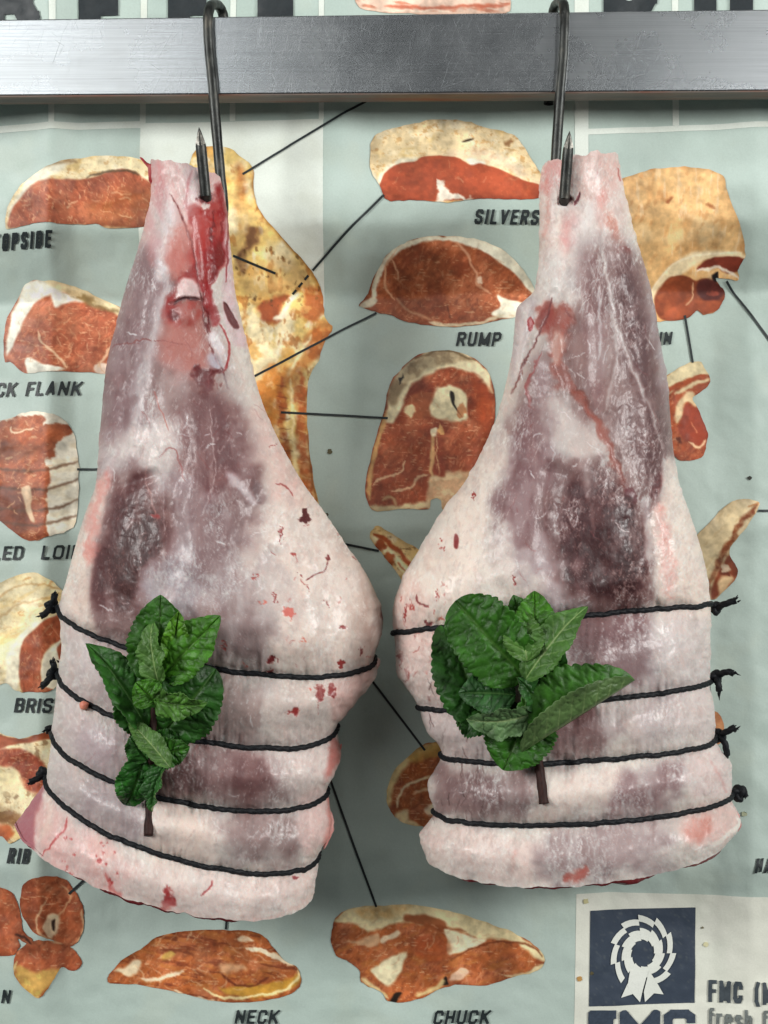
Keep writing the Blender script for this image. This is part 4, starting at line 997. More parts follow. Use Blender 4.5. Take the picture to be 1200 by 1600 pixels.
def paint_a(p):
    paint_common(p)
    MUS = (146, 120, 124); MUSD = (118, 88, 93); LAV = (176, 160, 165); CRM = (230, 212, 203); PNK = (224, 178, 172); SAL = (216, 138, 126)
    p.poly([(190, 440), (215, 390), (270, 400), (330, 520), (360, 600), (400, 690), (420, 780), (400, 900), (390, 1000), (150, 1000), (138, 900), (146, 800), (154, 700), (158, 600)], (154, 135, 136), 20, .95, 12, 60)
    p.relief([(272, 290), (292, 350), (306, 430), (324, 520), (346, 584)], -9, 18); p.relief([(322, 300), (330, 400), (338, 470)], 8, 22, 10); p.relief([(262, 300), (250, 400), (230, 480)], 7, 24, 10)
    p.relief([(280, 452), (304, 448), (312, 490), (290, 506), (272, 486)], 8, 14, closed=True); p.relief([(268, 476), (290, 468), (314, 470)], -5, 7); p.relief([(250, 470), (240, 560), (205, 680), (165, 752)], 6, 18, 8); p.relief([(276, 600), (290, 690), (270, 780)], -7, 26)
    p.relief([(300, 640), (370, 640), (395, 740), (330, 800), (290, 740)], 9, 26, closed=True); p.relief([(400, 640), (420, 720), (410, 790), (380, 860), (390, 960)], -8, 30); p.relief([(200, 640), (270, 660), (260, 730), (200, 730)], 8, 24, closed=True)
    p.relief([(165, 770), (230, 780), (250, 850), (200, 960), (150, 930)], 5, 34, closed=True); p.relief([(160, 748), (190, 760), (240, 740)], -6, 14); p.relief([(262, 800), (280, 870), (230, 960)], -8, 26); p.relief([(180, 600), (172, 680), (160, 740)], 5, 16, 6)
    p.relief([(352, 320), (366, 440), (384, 520)], 7, 10, 6); p.relief([(470, 850), (560, 900), (570, 1000), (470, 1010)], 8, 50, closed=True)
    # shank
    p.poly([(225, 240), (350, 250), (356, 330), (340, 400), (290, 420), (232, 390), (218, 330)], (222, 184, 182), 12, .9)
    p.poly([(190, 470), (215, 400), (252, 390), (258, 470), (246, 560), (236, 640), (215, 720), (160, 730), (150, 640)], (160, 142, 147), 16, .85, 10, 40)
    p.poly([(160, 560), (180, 500), (200, 520), (200, 620), (180, 700), (150, 700)], (150, 128, 134), 12, .7, 8, 40)
    p.poly([(240, 290), (262, 290), (275, 350), (268, 420), (250, 440), (240, 380)], (224, 214, 216), 10, .8)
    p.poly([(268, 480), (300, 480), (330, 520), (330, 570), (290, 600), (250, 560), (255, 510)], (198, 160, 158), 12, .8, 6)
    p.poly([(270, 395), (300, 380), (330, 320), (346, 330), (344, 380), (328, 420), (300, 430), (274, 430)], (192, 80, 70), 9, .85, 7, brk=.3)
    p.poly([(236, 260), (250, 255), (262, 300), (252, 340), (238, 300)], (214, 140, 142), 8, .6); p.poly([(226, 340), (240, 330), (250, 400), (232, 410)], (214, 150, 152), 8, .6, brk=.4)
    p.poly([(288, 262), (318, 264), (320, 310), (300, 330), (284, 300)], (226, 206, 208), 8, .7); p.line([(300, 268), (290, 310), (300, 350)], 5, (196, 120, 124), 3, .6)
    p.poly([(300, 330), (340, 310), (352, 330), (350, 400), (330, 430), (306, 420), (298, 370)], (172, 40, 36), 8, .9, 7, brk=.2)
    p.poly([(266, 360), (292, 350), (300, 400), (300, 432), (272, 440), (262, 410)], (200, 122, 112), 8, .7, 6, brk=.3)
    p.poly([(258, 500), (300, 486), (330, 520), (332, 560), (300, 590), (262, 560)], (184, 124, 116), 14, .7, 9, brk=.6, bs=(16, 20))
    p.line([(334, 330), (330, 380), (322, 430), (318, 470), (330, 520)], 5, (110, 8, 10), 2.5, .85, 4, 10); p.line([(350, 320), (348, 380), (338, 430)], 4, (120, 6, 10), 2, .8, 4, 10)
    p.poly([(340, 300), (353, 292), (358, 360), (353, 400), (344, 424), (334, 440), (330, 470), (322, 478), (312, 440), (318, 400), (332, 380), (346, 350)], (150, 14, 18), 5, .97, 6, 14)
    p.poly([(330, 400), (345, 380), (350, 410), (335, 440)], (120, 6, 10), 4, .8)
    p.poly([(300, 410), (326, 415), (322, 440), (296, 446), (276, 470), (262, 492), (254, 484), (268, 458), (284, 436)], (152, 36, 34), 5, .9, 5, 14, brk=.12)
    p.poly([(262, 480), (300, 474), (318, 490), (300, 512), (276, 512), (260, 500)], (172, 66, 58), 8, .8, 8, brk=.55, bs=(12, 14))
    p.poly([(284, 436), (306, 440), (314, 466), (290, 464), (276, 470)], (228, 200, 200), 4, .95)
    p.line([(272, 477), (284, 468), (298, 465), (312, 468)], 4.5, (76, 42, 46), 2.4, .9, 2); p.ell(270, 493, 9, 9, (92, 18, 24), 4, .9); p.ell(266, 486, 14, 12, (150, 50, 50), 6, .5)
    p.line([(266, 300), (280, 325), (292, 352), (300, 390), (306, 430), (314, 470), (324, 520), (334, 555), (348, 582)], 3.0, (104, 40, 42), 2.2, .8, 3, 14, brk=.5, bs=(10, 22))
    p.poly([(318, 470), (330, 460), (338, 480), (340, 505), (330, 506)], (158, 40, 42), 4, .8); p.poly([(330, 520), (346, 524), (354, 560), (346, 580), (338, 560)], (222, 212, 216), 4, .9); p.line([(344, 508), (356, 532), (357, 560), (348, 582)], 3.5, (172, 44, 46), 1.5, .9)
    p.poly([(320, 556), (334, 552), (346, 578), (330, 580)], (198, 192, 204), 6, .8)
    p.poly([(304, 582), (330, 572), (348, 578), (340, 594), (332, 612), (322, 624), (314, 612)], (96, 20, 22), 5, .95, 7, 14); p.line([(348, 585), (356, 606)], 6, (150, 138, 146), 3, .7)
    p.poly([(352, 300), (360, 380), (368, 450), (374, 500), (388, 516), (392, 545), (366, 536), (352, 505), (346, 460), (352, 400)], (222, 196, 200), 4, .9); p.line([(354, 310), (356, 380), (352, 440)], 3, (140, 24, 30), 1.5, .8)
    p.poly([(349, 474), (356, 478), (366, 496), (373, 512), (364, 513), (355, 496)], (112, 58, 60), 1.8, 1, 1.5, h=-7)
    p.ell(322, 308, 11, 10, (112, 40, 44), 4, .9, 4, 8, h=-3); p.ell(320, 322, 9, 6, (236, 224, 220), 3, .9, 4, 8)  # hole's darkness painted in where the hook emerges, pale torn flesh below
    # white sheath below the joint
    p.line([(262, 420), (248, 480), (236, 540), (222, 600), (205, 670), (180, 720), (160, 756)], 13, (218, 207, 208), 9, .6, 8, 40)
    p.poly([(196, 655), (240, 634), (290, 650), (300, 720), (270, 750), (230, 735), (200, 748), (178, 720)], (228, 214, 211), 22, .9, 12, 50)
    p.poly([(288, 640), (330, 606), (372, 626), (396, 690), (402, 750), (380, 776), (350, 800), (320, 806), (292, 786), (282, 730)], (140, 115, 119), 22, .95, 12, 60); p.poly([(330, 640), (380, 650), (396, 720), (350, 780), (310, 780), (310, 700)], (136, 108, 113), 18, .6, 10)
    p.line([(356, 740), (376, 760), (398, 786)], 12, (214, 198, 202), 6, .8); p.ell(404, 770, 8, 18, (130, 112, 118), 6, .8, rot=-20); p.line([(382, 780), (396, 818)], 4, (136, 116, 120), 2.5, .7)
    p.poly([(240, 760), (290, 750), (330, 800), (320, 860), (270, 870), (236, 820)], (176, 160, 166), 18, .7, 12)
    p.poly([(174, 756), (206, 734), (232, 760), (244, 800), (276, 830), (262, 866), (238, 905), (220, 960), (190, 972), (150, 950), (142, 880), (152, 810)], (132, 103, 107), 16, .97, 10)
    p.poly([(204, 796), (244, 790), (262, 812), (244, 852), (226, 932), (194, 944), (176, 890), (190, 830)], (98, 68, 70), 20, .9, 12)
    p.poly([(250, 870), (306, 848), (334, 896), (312, 960), (240, 966), (214, 944)], (186, 176, 182), 12, .9, 8, brk=.2)
    p.poly([(300, 800), (380, 800), (400, 900), (380, 1000), (320, 960), (310, 880)], (168, 153, 157), 26, .8, 16)
    p.poly([(270, 800), (330, 790), (380, 830), (370, 900), (300, 880)], (150, 132, 136), 24, .7, 16, brk=.3, bs=(30, 40))
    p.poly([(104, 905), (118, 850), (146, 770), (166, 750), (160, 800), (146, 860), (140, 950), (148, 1000), (100, 960)], (234, 212, 201), 8, .9); p.line([(172, 736), (150, 800), (136, 880)], 16, (228, 152, 144), 8, .75, 6); p.line([(186, 700), (170, 742)], 8, (206, 178, 180), 5, .7)
    # fat of the rump
    p.poly([(396, 624), (420, 660), (470, 740), (512, 810), (566, 880), (606, 960), (596, 1040), (440, 1056), (396, 1010), (380, 910), (400, 830), (430, 790), (412, 700), (388, 640)], CRM, 20, .95, 10)
    p.poly([(405, 640), (440, 690), (470, 760), (450, 800), (425, 740), (400, 680)], (226, 186, 180), 14, .7, 8, brk=.3); p.poly([(540, 860), (600, 950), (596, 1030), (560, 1010), (560, 930)], (176, 156, 148), 18, .8, 10)  # second patch paints the shade of the inner flank into the fat
    p.poly([(360, 870), (420, 860), (440, 960), (400, 1020), (350, 990)], (186, 172, 172), 24, .7, 14)
    p.poly([(330, 960), (420, 980), (420, 1050), (300, 1030)], (150, 136, 138), 22, .7, 14)
    p.poly([(472, 792), (480, 796), (482, 816), (474, 820), (469, 806)], (86, 22, 26), 2, 1, 5, 7); p.ell(600, 958, 4, 14, (110, 40, 40), 3, .9)
    for x, y, a, b, c in ((452, 957, 9, 10, (222, 104, 90)), (413, 942, 5, 5, (224, 120, 104)), (430, 932, 3, 7, RED[0]), (460, 868, 4, 4, RED[2]), (474, 1001, 4, 4, (224, 128, 110)), (516, 972, 1, 1, RED[0]), (536, 980, 4, 5, RED[0]), (424, 1032, 8, 5, RED[1]), (422, 1050, 4, 3, RED[0]), (533, 1036, 5, 7, RED[0]), (564, 1018, 2, 7, RED[1]), (438, 836, 2, 14, RED[0]), (470, 900, 2, 2, RED[0]), (384, 1042, 4, 3, (220, 110, 96)), (512, 945, 2, 3, RED[0]), (350, 1010, 2, 6, RED[2]), (480, 920, 3, 3, RED[2]), (400, 900, 2, 6, RED[2])):
        p.ell(x, y, a, b, c, 1.2, .92, 5, 5)
    p.line([(478, 905), (490, 900), (505, 892), (514, 878)], 2.4, RED[1], 1, .9); p.ell(514, 872, 2.5, 3.5, RED[1], 1, .9)
    p.line([(420, 700), (434, 692)], 2.5, RED[0], 1, .8); p.line([(430, 755), (445, 760), (458, 774)], 2, RED[0], 1, .7)
    # between the strings
    p.poly([(96, 960), (150, 1000), (200, 1030), (180, 1110), (120, 1090), (92, 1040)], (204, 189, 188), 14, .85, 8); p.poly([(150, 1020), (230, 1050), (230, 1120), (160, 1110)], (176, 158, 160), 16, .7, 10); p.line([(112, 980), (106, 1050)], 6, (232, 224, 224), 3, .6); p.line([(138, 990), (128, 1060)], 5, (186, 166, 172), 4, .5)
    p.poly([(230, 1040), (360, 1062), (430, 1080), (410, 1155), (270, 1150)], (160, 146, 145), 22, .85, 14); p.poly([(420, 1066), (540, 1062), (580, 1050), (530, 1130), (440, 1160)], (206, 190, 184), 16, .8, 10); p.poly([(520, 1066), (590, 1040), (545, 1110), (520, 1126)], (208, 170, 164), 10, .7)
    p.poly([(496, 1072), (505, 1070), (508, 1086), (500, 1096), (494, 1088)], (138, 44, 42), 1.8, .95, 3, 5, brk=.3); p.poly([(511, 1072), (518, 1068), (524, 1080), (520, 1092), (514, 1086)], (142, 46, 44), 1.8, .95, 3, 5, brk=.3); p.line([(497, 1090), (498, 1116)], 2, RED[0], 1, .7); p.poly([(448, 1114), (458, 1106), (468, 1108), (462, 1120), (456, 1116)], RED[0], 2, .95, 3, 5); p.ell(484, 1078, 2, 3, (220, 110, 100), 1, .8)
    p.poly([(92, 1080), (150, 1130), (205, 1150), (195, 1230), (120, 1200), (86, 1150)], (206, 190, 189), 14, .9, 8); p.poly([(180, 1140), (250, 1160), (250, 1240), (190, 1230)], (160, 142, 144), 16, .7, 10); p.poly([(130, 1130), (180, 1150), (170, 1210), (130, 1190)], (184, 166, 172), 14, .7)
    p.poly([(240, 1160), (420, 1174), (450, 1240), (330, 1256), (250, 1250)], (134, 114, 118), 18, .9, 12); p.poly([(350, 1180), (420, 1180), (430, 1244), (360, 1250)], (132, 106, 110), 18, .5); p.poly([(430, 1168), (520, 1140), (536, 1180), (510, 1230), (440, 1240)], (222, 204, 200), 12, .8, 8, brk=.2)
    p.poly([(520, 1150), (536, 1176), (526, 1200), (506, 1222), (514, 1190)], (206, 120, 112), 5, .75, 4, brk=.3)
    p.poly([(82, 1170), (140, 1215), (220, 1250), (215, 1320), (130, 1280), (80, 1230)], (196, 181, 181), 14, .8, 8); p.poly([(140, 1230), (220, 1255), (225, 1320), (150, 1290)], (172, 158, 162), 14, .7, 8); p.poly([(236, 1262), (330, 1264), (352, 1330), (300, 1350), (226, 1330)], (230, 210, 201), 14, .9, 8)
    p.poly([(340, 1266), (460, 1258), (470, 1330), (380, 1352), (350, 1330)], (156, 140, 141), 18, .85, 12); p.poly([(468, 1250), (516, 1236), (520, 1310), (496, 1330), (470, 1330)], (222, 190, 186), 8, .8); p.line([(512, 1240), (516, 1290), (506, 1320)], 7, (210, 128, 120), 4, .6)
    p.poly([(30, 1300), (66, 1240), (110, 1290), (200, 1340), (180, 1400), (90, 1370)], (228, 182, 178), 14, .8, 8); p.poly([(200, 1350), (350, 1370), (480, 1350), (485, 1400), (380, 1440), (200, 1410)], (228, 206, 201), 14, .7, 8)
    p.poly([(16, 1290), (64, 1226), (66, 1250), (54, 1286), (52, 1326), (40, 1320)], (178, 106, 116), 5, .95, 3); p.line([(72, 1236), (80, 1270), (64, 1310)], 12, (232, 206, 196), 6, .8)
    p.line([(106, 1278), (96, 1300), (80, 1320), (66, 1338)], 3.5, (196, 70, 70), 1.5, .9, 3); p.specks(16, (95, 1295, 120, 1385), (1, 2.6), [(196, 66, 64), (210, 100, 96)], 41); p.specks(14, (150, 1315, 190, 1395), (1, 2.8), [(190, 60, 58)], 42)
    p.poly([(262, 1384), (268, 1396), (274, 1412), (258, 1424), (248, 1418), (256, 1404)], (170, 44, 44), 3, .9, 4, 8, brk=.2); p.line([(332, 1376), (328, 1388), (314, 1400)], 3, (168, 50, 52), 1.5, .9); p.line([(164, 1366), (174, 1386), (190, 1402)], 5, (206, 84, 80), 3, .8, brk=.4); p.ell(462, 1372, 5, 2.5, (150, 60, 64), 1.5, .9)
    p.poly([(240, 1410), (330, 1434), (420, 1432), (480, 1404), (470, 1420), (400, 1444), (300, 1440)], (214, 184, 178), 5, .6)
    frost(p)
    # blood vessels in the skin
    p.line([(175, 545), (200, 536), (230, 532), (262, 534), (290, 540)], 1.8, (150, 84, 84), 1, .8, 3); p.line([(240, 610), (252, 640), (262, 672)], 2, (190, 120, 112), 1, .7); p.line([(248, 715), (262, 700), (276, 706), (284, 735), (290, 752)], 2, (172, 110, 110), 1, .7)
    p.line([(328, 640), (332, 690), (336, 740), (322, 790), (314, 806)], 1.6, (214, 198, 196), 1, .55, 3); p.line([(228, 728), (230, 756), (240, 790), (242, 805)], 2.2, (196, 160, 156), 1.2, .7, 3, brk=.5); p.ell(243, 806, 7, 4, (150, 58, 56), 1.5, .9); p.line([(255, 735), (257, 835)], 1.6, (216, 204, 206), 1, .6, 2)
    p.line([(240, 1130), (200, 1150)], 1.6, (160, 130, 134), 1, .5); p.line([(150, 1175), (132, 1195)], 1.8, (160, 120, 124), 1, .6)
    p.squiggles(22, (160, 520, 400, 760), (10, 40), (.8, 1.6), [(168, 104, 104), (150, 92, 96)], 51, .4, (40, 140)); p.squiggles(16, (400, 820, 590, 1050), (4, 14), (1, 2), RED, 52, .5); p.squiggles(26, (100, 960, 500, 1330), (8, 26), (.8, 1.5), [(176, 128, 128), (160, 110, 114)], 53, .5, (60, 120))
    p.squiggles(26, (160, 500, 440, 960), (8, 34), (1.1, 1.7), [(238, 232, 232), (228, 220, 222)], 54, .75); p.squiggles(30, (100, 960, 500, 1400), (8, 26), (.7, 1.5), [(238, 232, 232)], 55, .6, (50, 130))

def paint_b(p):
    paint_common(p)
    MUS = (146, 124, 129); CRM = (236, 219, 209)
    p.poly([(840, 240), (970, 236), (985, 330), (960, 400), (880, 420), (838, 400)], (228, 206, 200), 12, .9)
    p.poly([(846, 256), (880, 246), (890, 290), (866, 300), (846, 290)], (222, 156, 152), 8, .75, 6, brk=.3); p.poly([(900, 240), (960, 240), (970, 280), (930, 320), (905, 300)], (226, 186, 178), 10, .7, 6, brk=.2)
    p.line([(945, 300), (935, 330), (946, 350)], 16, (214, 134, 126), 8, .6); p.poly([(880, 340), (902, 330), (906, 370), (890, 392), (880, 380)], (220, 158, 156), 8, .65, brk=.3); p.line([(852, 280), (858, 330), (850, 370)], 5, (216, 150, 140), 4, .6); p.line([(868, 290), (872, 350), (862, 420)], 7, (240, 226, 218), 4, .7)
    p.line([(906, 300), (902, 314), (897, 322)], 4, (124, 50, 60), 1.5, .9); p.line([(938, 254), (932, 280)], 3, (190, 100, 110), 2, .6, brk=.5); p.line([(965, 262), (968, 282)], 3.5, (176, 60, 56), 1.5, .8)
    p.line([(948, 330), (956, 352), (968, 372), (974, 384)], 14, (206, 146, 132), 6, .8, 4); p.poly([(965, 386), (978, 384), (986, 394), (978, 402), (966, 400)], (160, 44, 42), 2.5, .95, 2)
    p.poly([(905, 330), (935, 320), (942, 400), (930, 440), (900, 460), (880, 450), (895, 390)], (230, 222, 220), 12, .8)
    p.poly([(905, 400), (965, 380), (1010, 420), (1030, 540), (1046, 680), (1030, 780), (1024, 900), (1000, 990), (850, 980), (770, 900), (762, 800), (790, 690), (816, 600), (850, 520), (880, 470)], (150, 131, 132), 18, .95, 12, 60)
    p.relief([(866, 462), (846, 510), (816, 580), (790, 640)], -9, 16); p.relief([(880, 470), (886, 540), (900, 620)], 7, 20, 8); p.relief([(820, 480), (808, 560), (800, 600)], 6, 14, 6); p.relief([(858, 270), (866, 360), (858, 450)], 6, 20, 8)
    p.relief([(942, 330), (950, 440), (976, 550), (1022, 650)], 3, 10, 3); p.relief([(962, 500), (962, 580), (948, 640)], 1.5, 8, 2); p.relief([(910, 420), (930, 500), (935, 600)], -6, 18); p.relief([(985, 430), (1015, 560), (1025, 700)], 9, 26, 14)
    p.relief([(905, 620), (950, 700), (988, 780)], -4, 18); p.relief([(850, 640), (920, 660), (950, 720), (880, 730)], 9, 24, closed=True); p.relief([(880, 750), (960, 770), (1005, 850), (1000, 930), (900, 930), (868, 840)], 8, 30, closed=True); p.relief([(862, 740), (850, 830), (880, 930)], -8, 26)
    p.relief([(800, 680), (845, 690), (840, 800), (800, 850), (775, 790)], 7, 28, closed=True); p.relief([(1005, 780), (1022, 860), (1020, 940)], -7, 18); p.relief([(1040, 760), (1070, 860), (1080, 940)], 6, 26, 10); p.relief([(1020, 745), (1010, 790)], -7, 14); p.relief([(700, 850), (650, 930), (660, 1010), (730, 960)], 7, 44, closed=True)
    # shank muscles and sinew
    p.poly([(906, 408), (928, 400), (940, 450), (948, 520), (948, 600), (930, 650), (918, 570), (908, 480)], (152, 130, 133), 9, .9, 5, 40)
    p.poly([(962, 390), (1000, 420), (1024, 510), (1036, 600), (1044, 690), (1036, 745), (1016, 770), (992, 730), (976, 660), (992, 606), (972, 540), (956, 460)], (132, 113, 117), 14, .97, 8, 50); p.poly([(980, 440), (1004, 470), (1012, 560), (1000, 560), (982, 500)], (124, 106, 112), 12, .6)
    p.poly([(1000, 560), (1020, 600), (1030, 700), (1010, 740), (990, 690), (1000, 620)], (128, 106, 110), 12, .6); p.poly([(1008, 420), (1030, 500), (1046, 600), (1040, 640), (1022, 540)], (178, 168, 174), 8, .6)
    p.line([(940, 330), (941, 390), (950, 440), (962, 500), (978, 550), (1000, 600), (1022, 650), (1036, 700)], 5, (210, 201, 199), 4, .75, 4, 24, brk=.3, bs=(12, 30)); p.line([(962, 510), (964, 560), (956, 600), (948, 640)], 4, (200, 190, 189), 3, .6); p.line([(936, 450), (938, 520), (936, 560)], 4, (206, 194, 196), 2.5, .7)
    p.poly([(842, 400), (880, 400), (876, 460), (850, 480), (838, 470)], (230, 220, 217), 8, .8); p.poly([(800, 480), (836, 462), (832, 500), (812, 560), (800, 600), (794, 560)], (198, 184, 187), 8, .8); p.line([(826, 475), (816, 520), (806, 590)], 6, (224, 212, 210), 4, .7)
    p.poly([(838, 486), (856, 472), (876, 476), (894, 500), (878, 530), (886, 570), (892, 610), (872, 600), (860, 560), (852, 520)], (160, 78, 66), 8, .9, 7, 16, brk=.25); p.poly([(846, 478), (860, 470), (866, 500), (852, 520), (840, 510)], (156, 66, 60), 5, .7, 5); p.poly([(862, 520), (880, 530), (876, 570), (862, 556)], (220, 186, 176), 6, .7)
    p.line([(864, 468), (850, 500), (838, 530), (822, 560), (812, 590), (800, 616)], 3.2, (100, 40, 42), 2.0, .85, 3, 14, brk=.4, bs=(10, 22)); p.ell(828, 506, 5, 9, (168, 26, 30), 2, .95); p.line([(884, 484), (892, 498)], 4, (128, 50, 48), 2, .8)
    p.line([(846, 552), (834, 580), (824, 610), (832, 636), (844, 642)], 4, (160, 66, 66), 2, .85, 4); p.poly([(836, 560), (860, 580), (866, 640), (840, 640)], (172, 152, 156), 10, .7)
    p.poly([(846, 630), (900, 636), (944, 680), (966, 736), (934, 726), (884, 736), (846, 700)], (206, 194, 190), 16, .9, 10)
    p.poly([(796, 660), (842, 622), (866, 690), (868, 760), (850, 820), (820, 880), (786, 880), (764, 860), (762, 790), (784, 710)], (152, 130, 135), 20, .95, 12); p.poly([(800, 690), (830, 680), (836, 770), (806, 810), (786, 780)], (148, 124, 130), 14, .6, 8)
    p.line([(890, 600), (912, 630), (936, 664), (954, 706), (972, 746), (986, 776)], 11, (152, 68, 54), 6, .85, 5, 14, w1=7, brk=.25, bs=(10, 24)); p.poly([(976, 766), (988, 764), (996, 780), (988, 792), (978, 784)], (104, 14, 20), 2.5, 1, 2)
    p.poly([(880, 746), (920, 730), (972, 772), (1002, 792), (1012, 850), (1024, 900), (1012, 936), (960, 944), (900, 934), (870, 884), (866, 800)], (110, 84, 88), 18, .98, 12); p.poly([(886, 790), (960, 800), (1000, 860), (990, 920), (920, 920), (880, 860)], (94, 66, 70), 22, .6, 14)
    p.poly([(866, 760), (900, 740), (930, 790), (920, 850), (870, 850), (850, 820)], (134, 112, 118), 20, .5, 12); p.line([(1006, 780), (1016, 830), (1014, 880)], 12, (204, 190, 192), 7, .6)
    p.poly([(1014, 770), (1026, 742), (1036, 744), (1032, 766), (1020, 780)], (116, 76, 82), 5, .9)
    p.poly([(840, 850), (900, 930), (920, 960), (860, 970), (800, 930), (790, 880)], (188, 175, 178), 20, .8, 14); p.poly([(760, 820), (810, 860), (830, 930), (760, 960), (730, 920)], (232, 218, 210), 18, .8, 12)
    p.poly([(1040, 716), (1062, 760), (1082, 820), (1114, 930), (1120, 1010), (1036, 966), (1020, 890), (1014, 820), (1028, 784)], CRM, 10, .95, 6); p.line([(1032, 790), (1036, 830), (1044, 880), (1046, 930)], 20, (232, 168, 160), 8, .75, 6, brk=.3)
    p.poly([(786, 676), (744, 736), (704, 800), (650, 870), (606, 950), (620, 1060), (700, 1000), (748, 920), (762, 860), (762, 790), (786, 730)], (238, 222, 212), 14, .95, 8); p.poly([(612, 950), (640, 900), (660, 940), (650, 1040), (620, 1020)], (230, 196, 188), 14, .7, 8)
    p.poly([(711, 836), (717, 838), (716, 856), (711, 854)], (140, 40, 40), 1.5, .95, 2)
    for x, y, a, b, c in ((738, 774, 2, 6, RED[0]), (690, 845, 2, 5, RED[2]), (688, 856, 4, 2, RED[2]), (804, 905, 2, 7, RED[0]), (668, 976, 6, 5, RED[1]), (648, 994, 2, 5, RED[1]), (660, 1010, 1.5, 12, RED[0]), (626, 1030, 3, 14, RED[1]), (636, 1052, 3, 14, RED[1]), (670, 1090, 4, 5, RED[1]), (674, 1030, 4, 4, RED[0]), (668, 1052, 2.5, 4, (220, 70, 60)), (682, 930, 1.5, 8, RED[2]), (634, 960, 2, 14, RED[0]), (644, 946, 2, 7, RED[2]), (690, 968, 6, 3, (214, 120, 104))):
        p.ell(x, y, a, b, c, 1.2, .92, 4.5, 5)
    p.line([(650, 930), (652, 940), (662, 946), (668, 950)], 2.5, RED[1], 1, .85); p.poly([(660, 1000), (690, 995), (690, 1030), (668, 1025)], (228, 156, 138), 8, .7, 6, brk=.3)
    p.ell(882, 314, 11, 9, (120, 60, 62), 4, .9, 4, 8, h=-3); p.ell(880, 326, 10, 5, (240, 230, 226), 3, .9, 4, 8)  # dark of the hook hole painted into the flesh colour, pale rim below
    # between the strings
    p.poly([(616, 1000), (700, 990), (760, 1100), (660, 1110)], (226, 200, 194), 14, .8); p.poly([(880, 975), (960, 962), (1024, 964), (1024, 1050), (990, 1080), (900, 1080)], (152, 134, 139), 18, .92, 12); p.poly([(920, 970), (990, 970), (970, 1040), (920, 1050)], (140, 116, 122), 16, .6, 10); p.poly([(1030, 966), (1110, 960), (1110, 1060), (1030, 1076)], (216, 204, 203), 12, .8, 8)
    p.poly([(660, 1112), (740, 1112), (800, 1180), (700, 1180)], (200, 184, 184), 12, .8, 8); p.poly([(840, 1110), (940, 1100), (950, 1160), (860, 1185)], (132, 108, 112), 18, .85, 12); p.poly([(960, 1095), (1100, 1075), (1112, 1150), (980, 1170)], (214, 199, 197), 14, .8, 10); p.poly([(1000, 1090), (1060, 1080), (1060, 1130), (1000, 1140)], (182, 166, 168), 14, .6, 8)
    p.poly([(676, 1200), (760, 1200), (840, 1210), (840, 1270), (740, 1284), (682, 1260)], (152, 136, 138), 14, .9, 10); p.poly([(700, 1200), (770, 1205), (770, 1270), (710, 1264)], (140, 124, 128), 16, .5, 8)
    p.line([(840, 1270), (880, 1246), (930, 1230), (970, 1205)], 46, (230, 212, 204), 14, .85, 8); p.poly([(960, 1230), (1010, 1200), (1064, 1184), (1066, 1244), (1000, 1270), (940, 1276)], (150, 130, 135), 14, .85, 8); p.poly([(1070, 1180), (1130, 1170), (1144, 1236), (1080, 1250)], (222, 202, 200), 10, .8, 8); p.line([(1112, 1190), (1136, 1236)], 6, (206, 140, 136), 4, .5)
    p.poly([(658, 1290), (760, 1300), (840, 1310), (850, 1380), (720, 1364), (664, 1340)], (228, 206, 200), 12, .85, 8); p.line([(692, 1290), (700, 1330), (712, 1356)], 8, (238, 226, 220), 4, .6); p.poly([(860, 1300), (1040, 1280), (1050, 1340), (900, 1384), (860, 1370)], (168, 152, 154), 18, .85, 12); p.poly([(1060, 1270), (1150, 1256), (1156, 1290), (1090, 1330)], (220, 186, 180), 10, .8, 8); p.poly([(1080, 1280), (1110, 1275), (1100, 1310), (1076, 1316)], (204, 130, 118), 9, .6, 6, brk=.3)
    p.line([(882, 1376), (900, 1370), (918, 1358)], 12, (196, 92, 80), 5, .8, 4, brk=.3); p.line([(800, 1360), (806, 1330)], 8, (222, 150, 142), 5, .5)
    p.line([(1150, 1280), (1154, 1290), (1120, 1318), (1100, 1328)], 6, (240, 232, 224), 2, .8)
    frost(p)
    p.squiggles(50, (665, 1060, 760, 1270), (10, 36), (.8, 1.8), [(96, 84, 86), (120, 104, 106)], 61, .7, (75, 105), .15); p.squiggles(14, (620, 880, 700, 1060), (5, 22), (1, 2), RED, 62, .55, (60, 120)); p.squiggles(20, (790, 480, 1040, 900), (8, 30), (.8, 1.6), [(168, 112, 110), (156, 100, 104)], 63, .5, (50, 130))
    p.squiggles(30, (780, 480, 1040, 960), (8, 36), (1.1, 1.7), [(240, 234, 234), (230, 222, 224)], 64, .75); p.squiggles(36, (700, 970, 1100, 1370), (8, 28), (.7, 1.6), [(242, 236, 236)], 65, .65, (50, 130)); p.line([(915, 690), (940, 706)], 1.6, (240, 236, 236), 1, .7)

def tone(p):
    l = p.c @ np.array([.3, .5, .2])
    sat = (p.c[:, 0] - p.c[:, 1]) / np.maximum(p.c[:, 0], 1)
    w = 1 - sstep(.22, .42, sat)                     # blood keeps its red
    p.c *= (np.clip(l / 180, .2, 1) ** (.5 * w))[:, None]
    p.c = np.clip(180 + (p.c - 180) * (1 + .24 * w)[:, None], 4, 250)
    k = (sstep(190, 110, l) * w)[:, None]
    p.c *= np.array([.90, .918, .912]) * (1 - k) + np.array([1.05, .955, .91]) * k

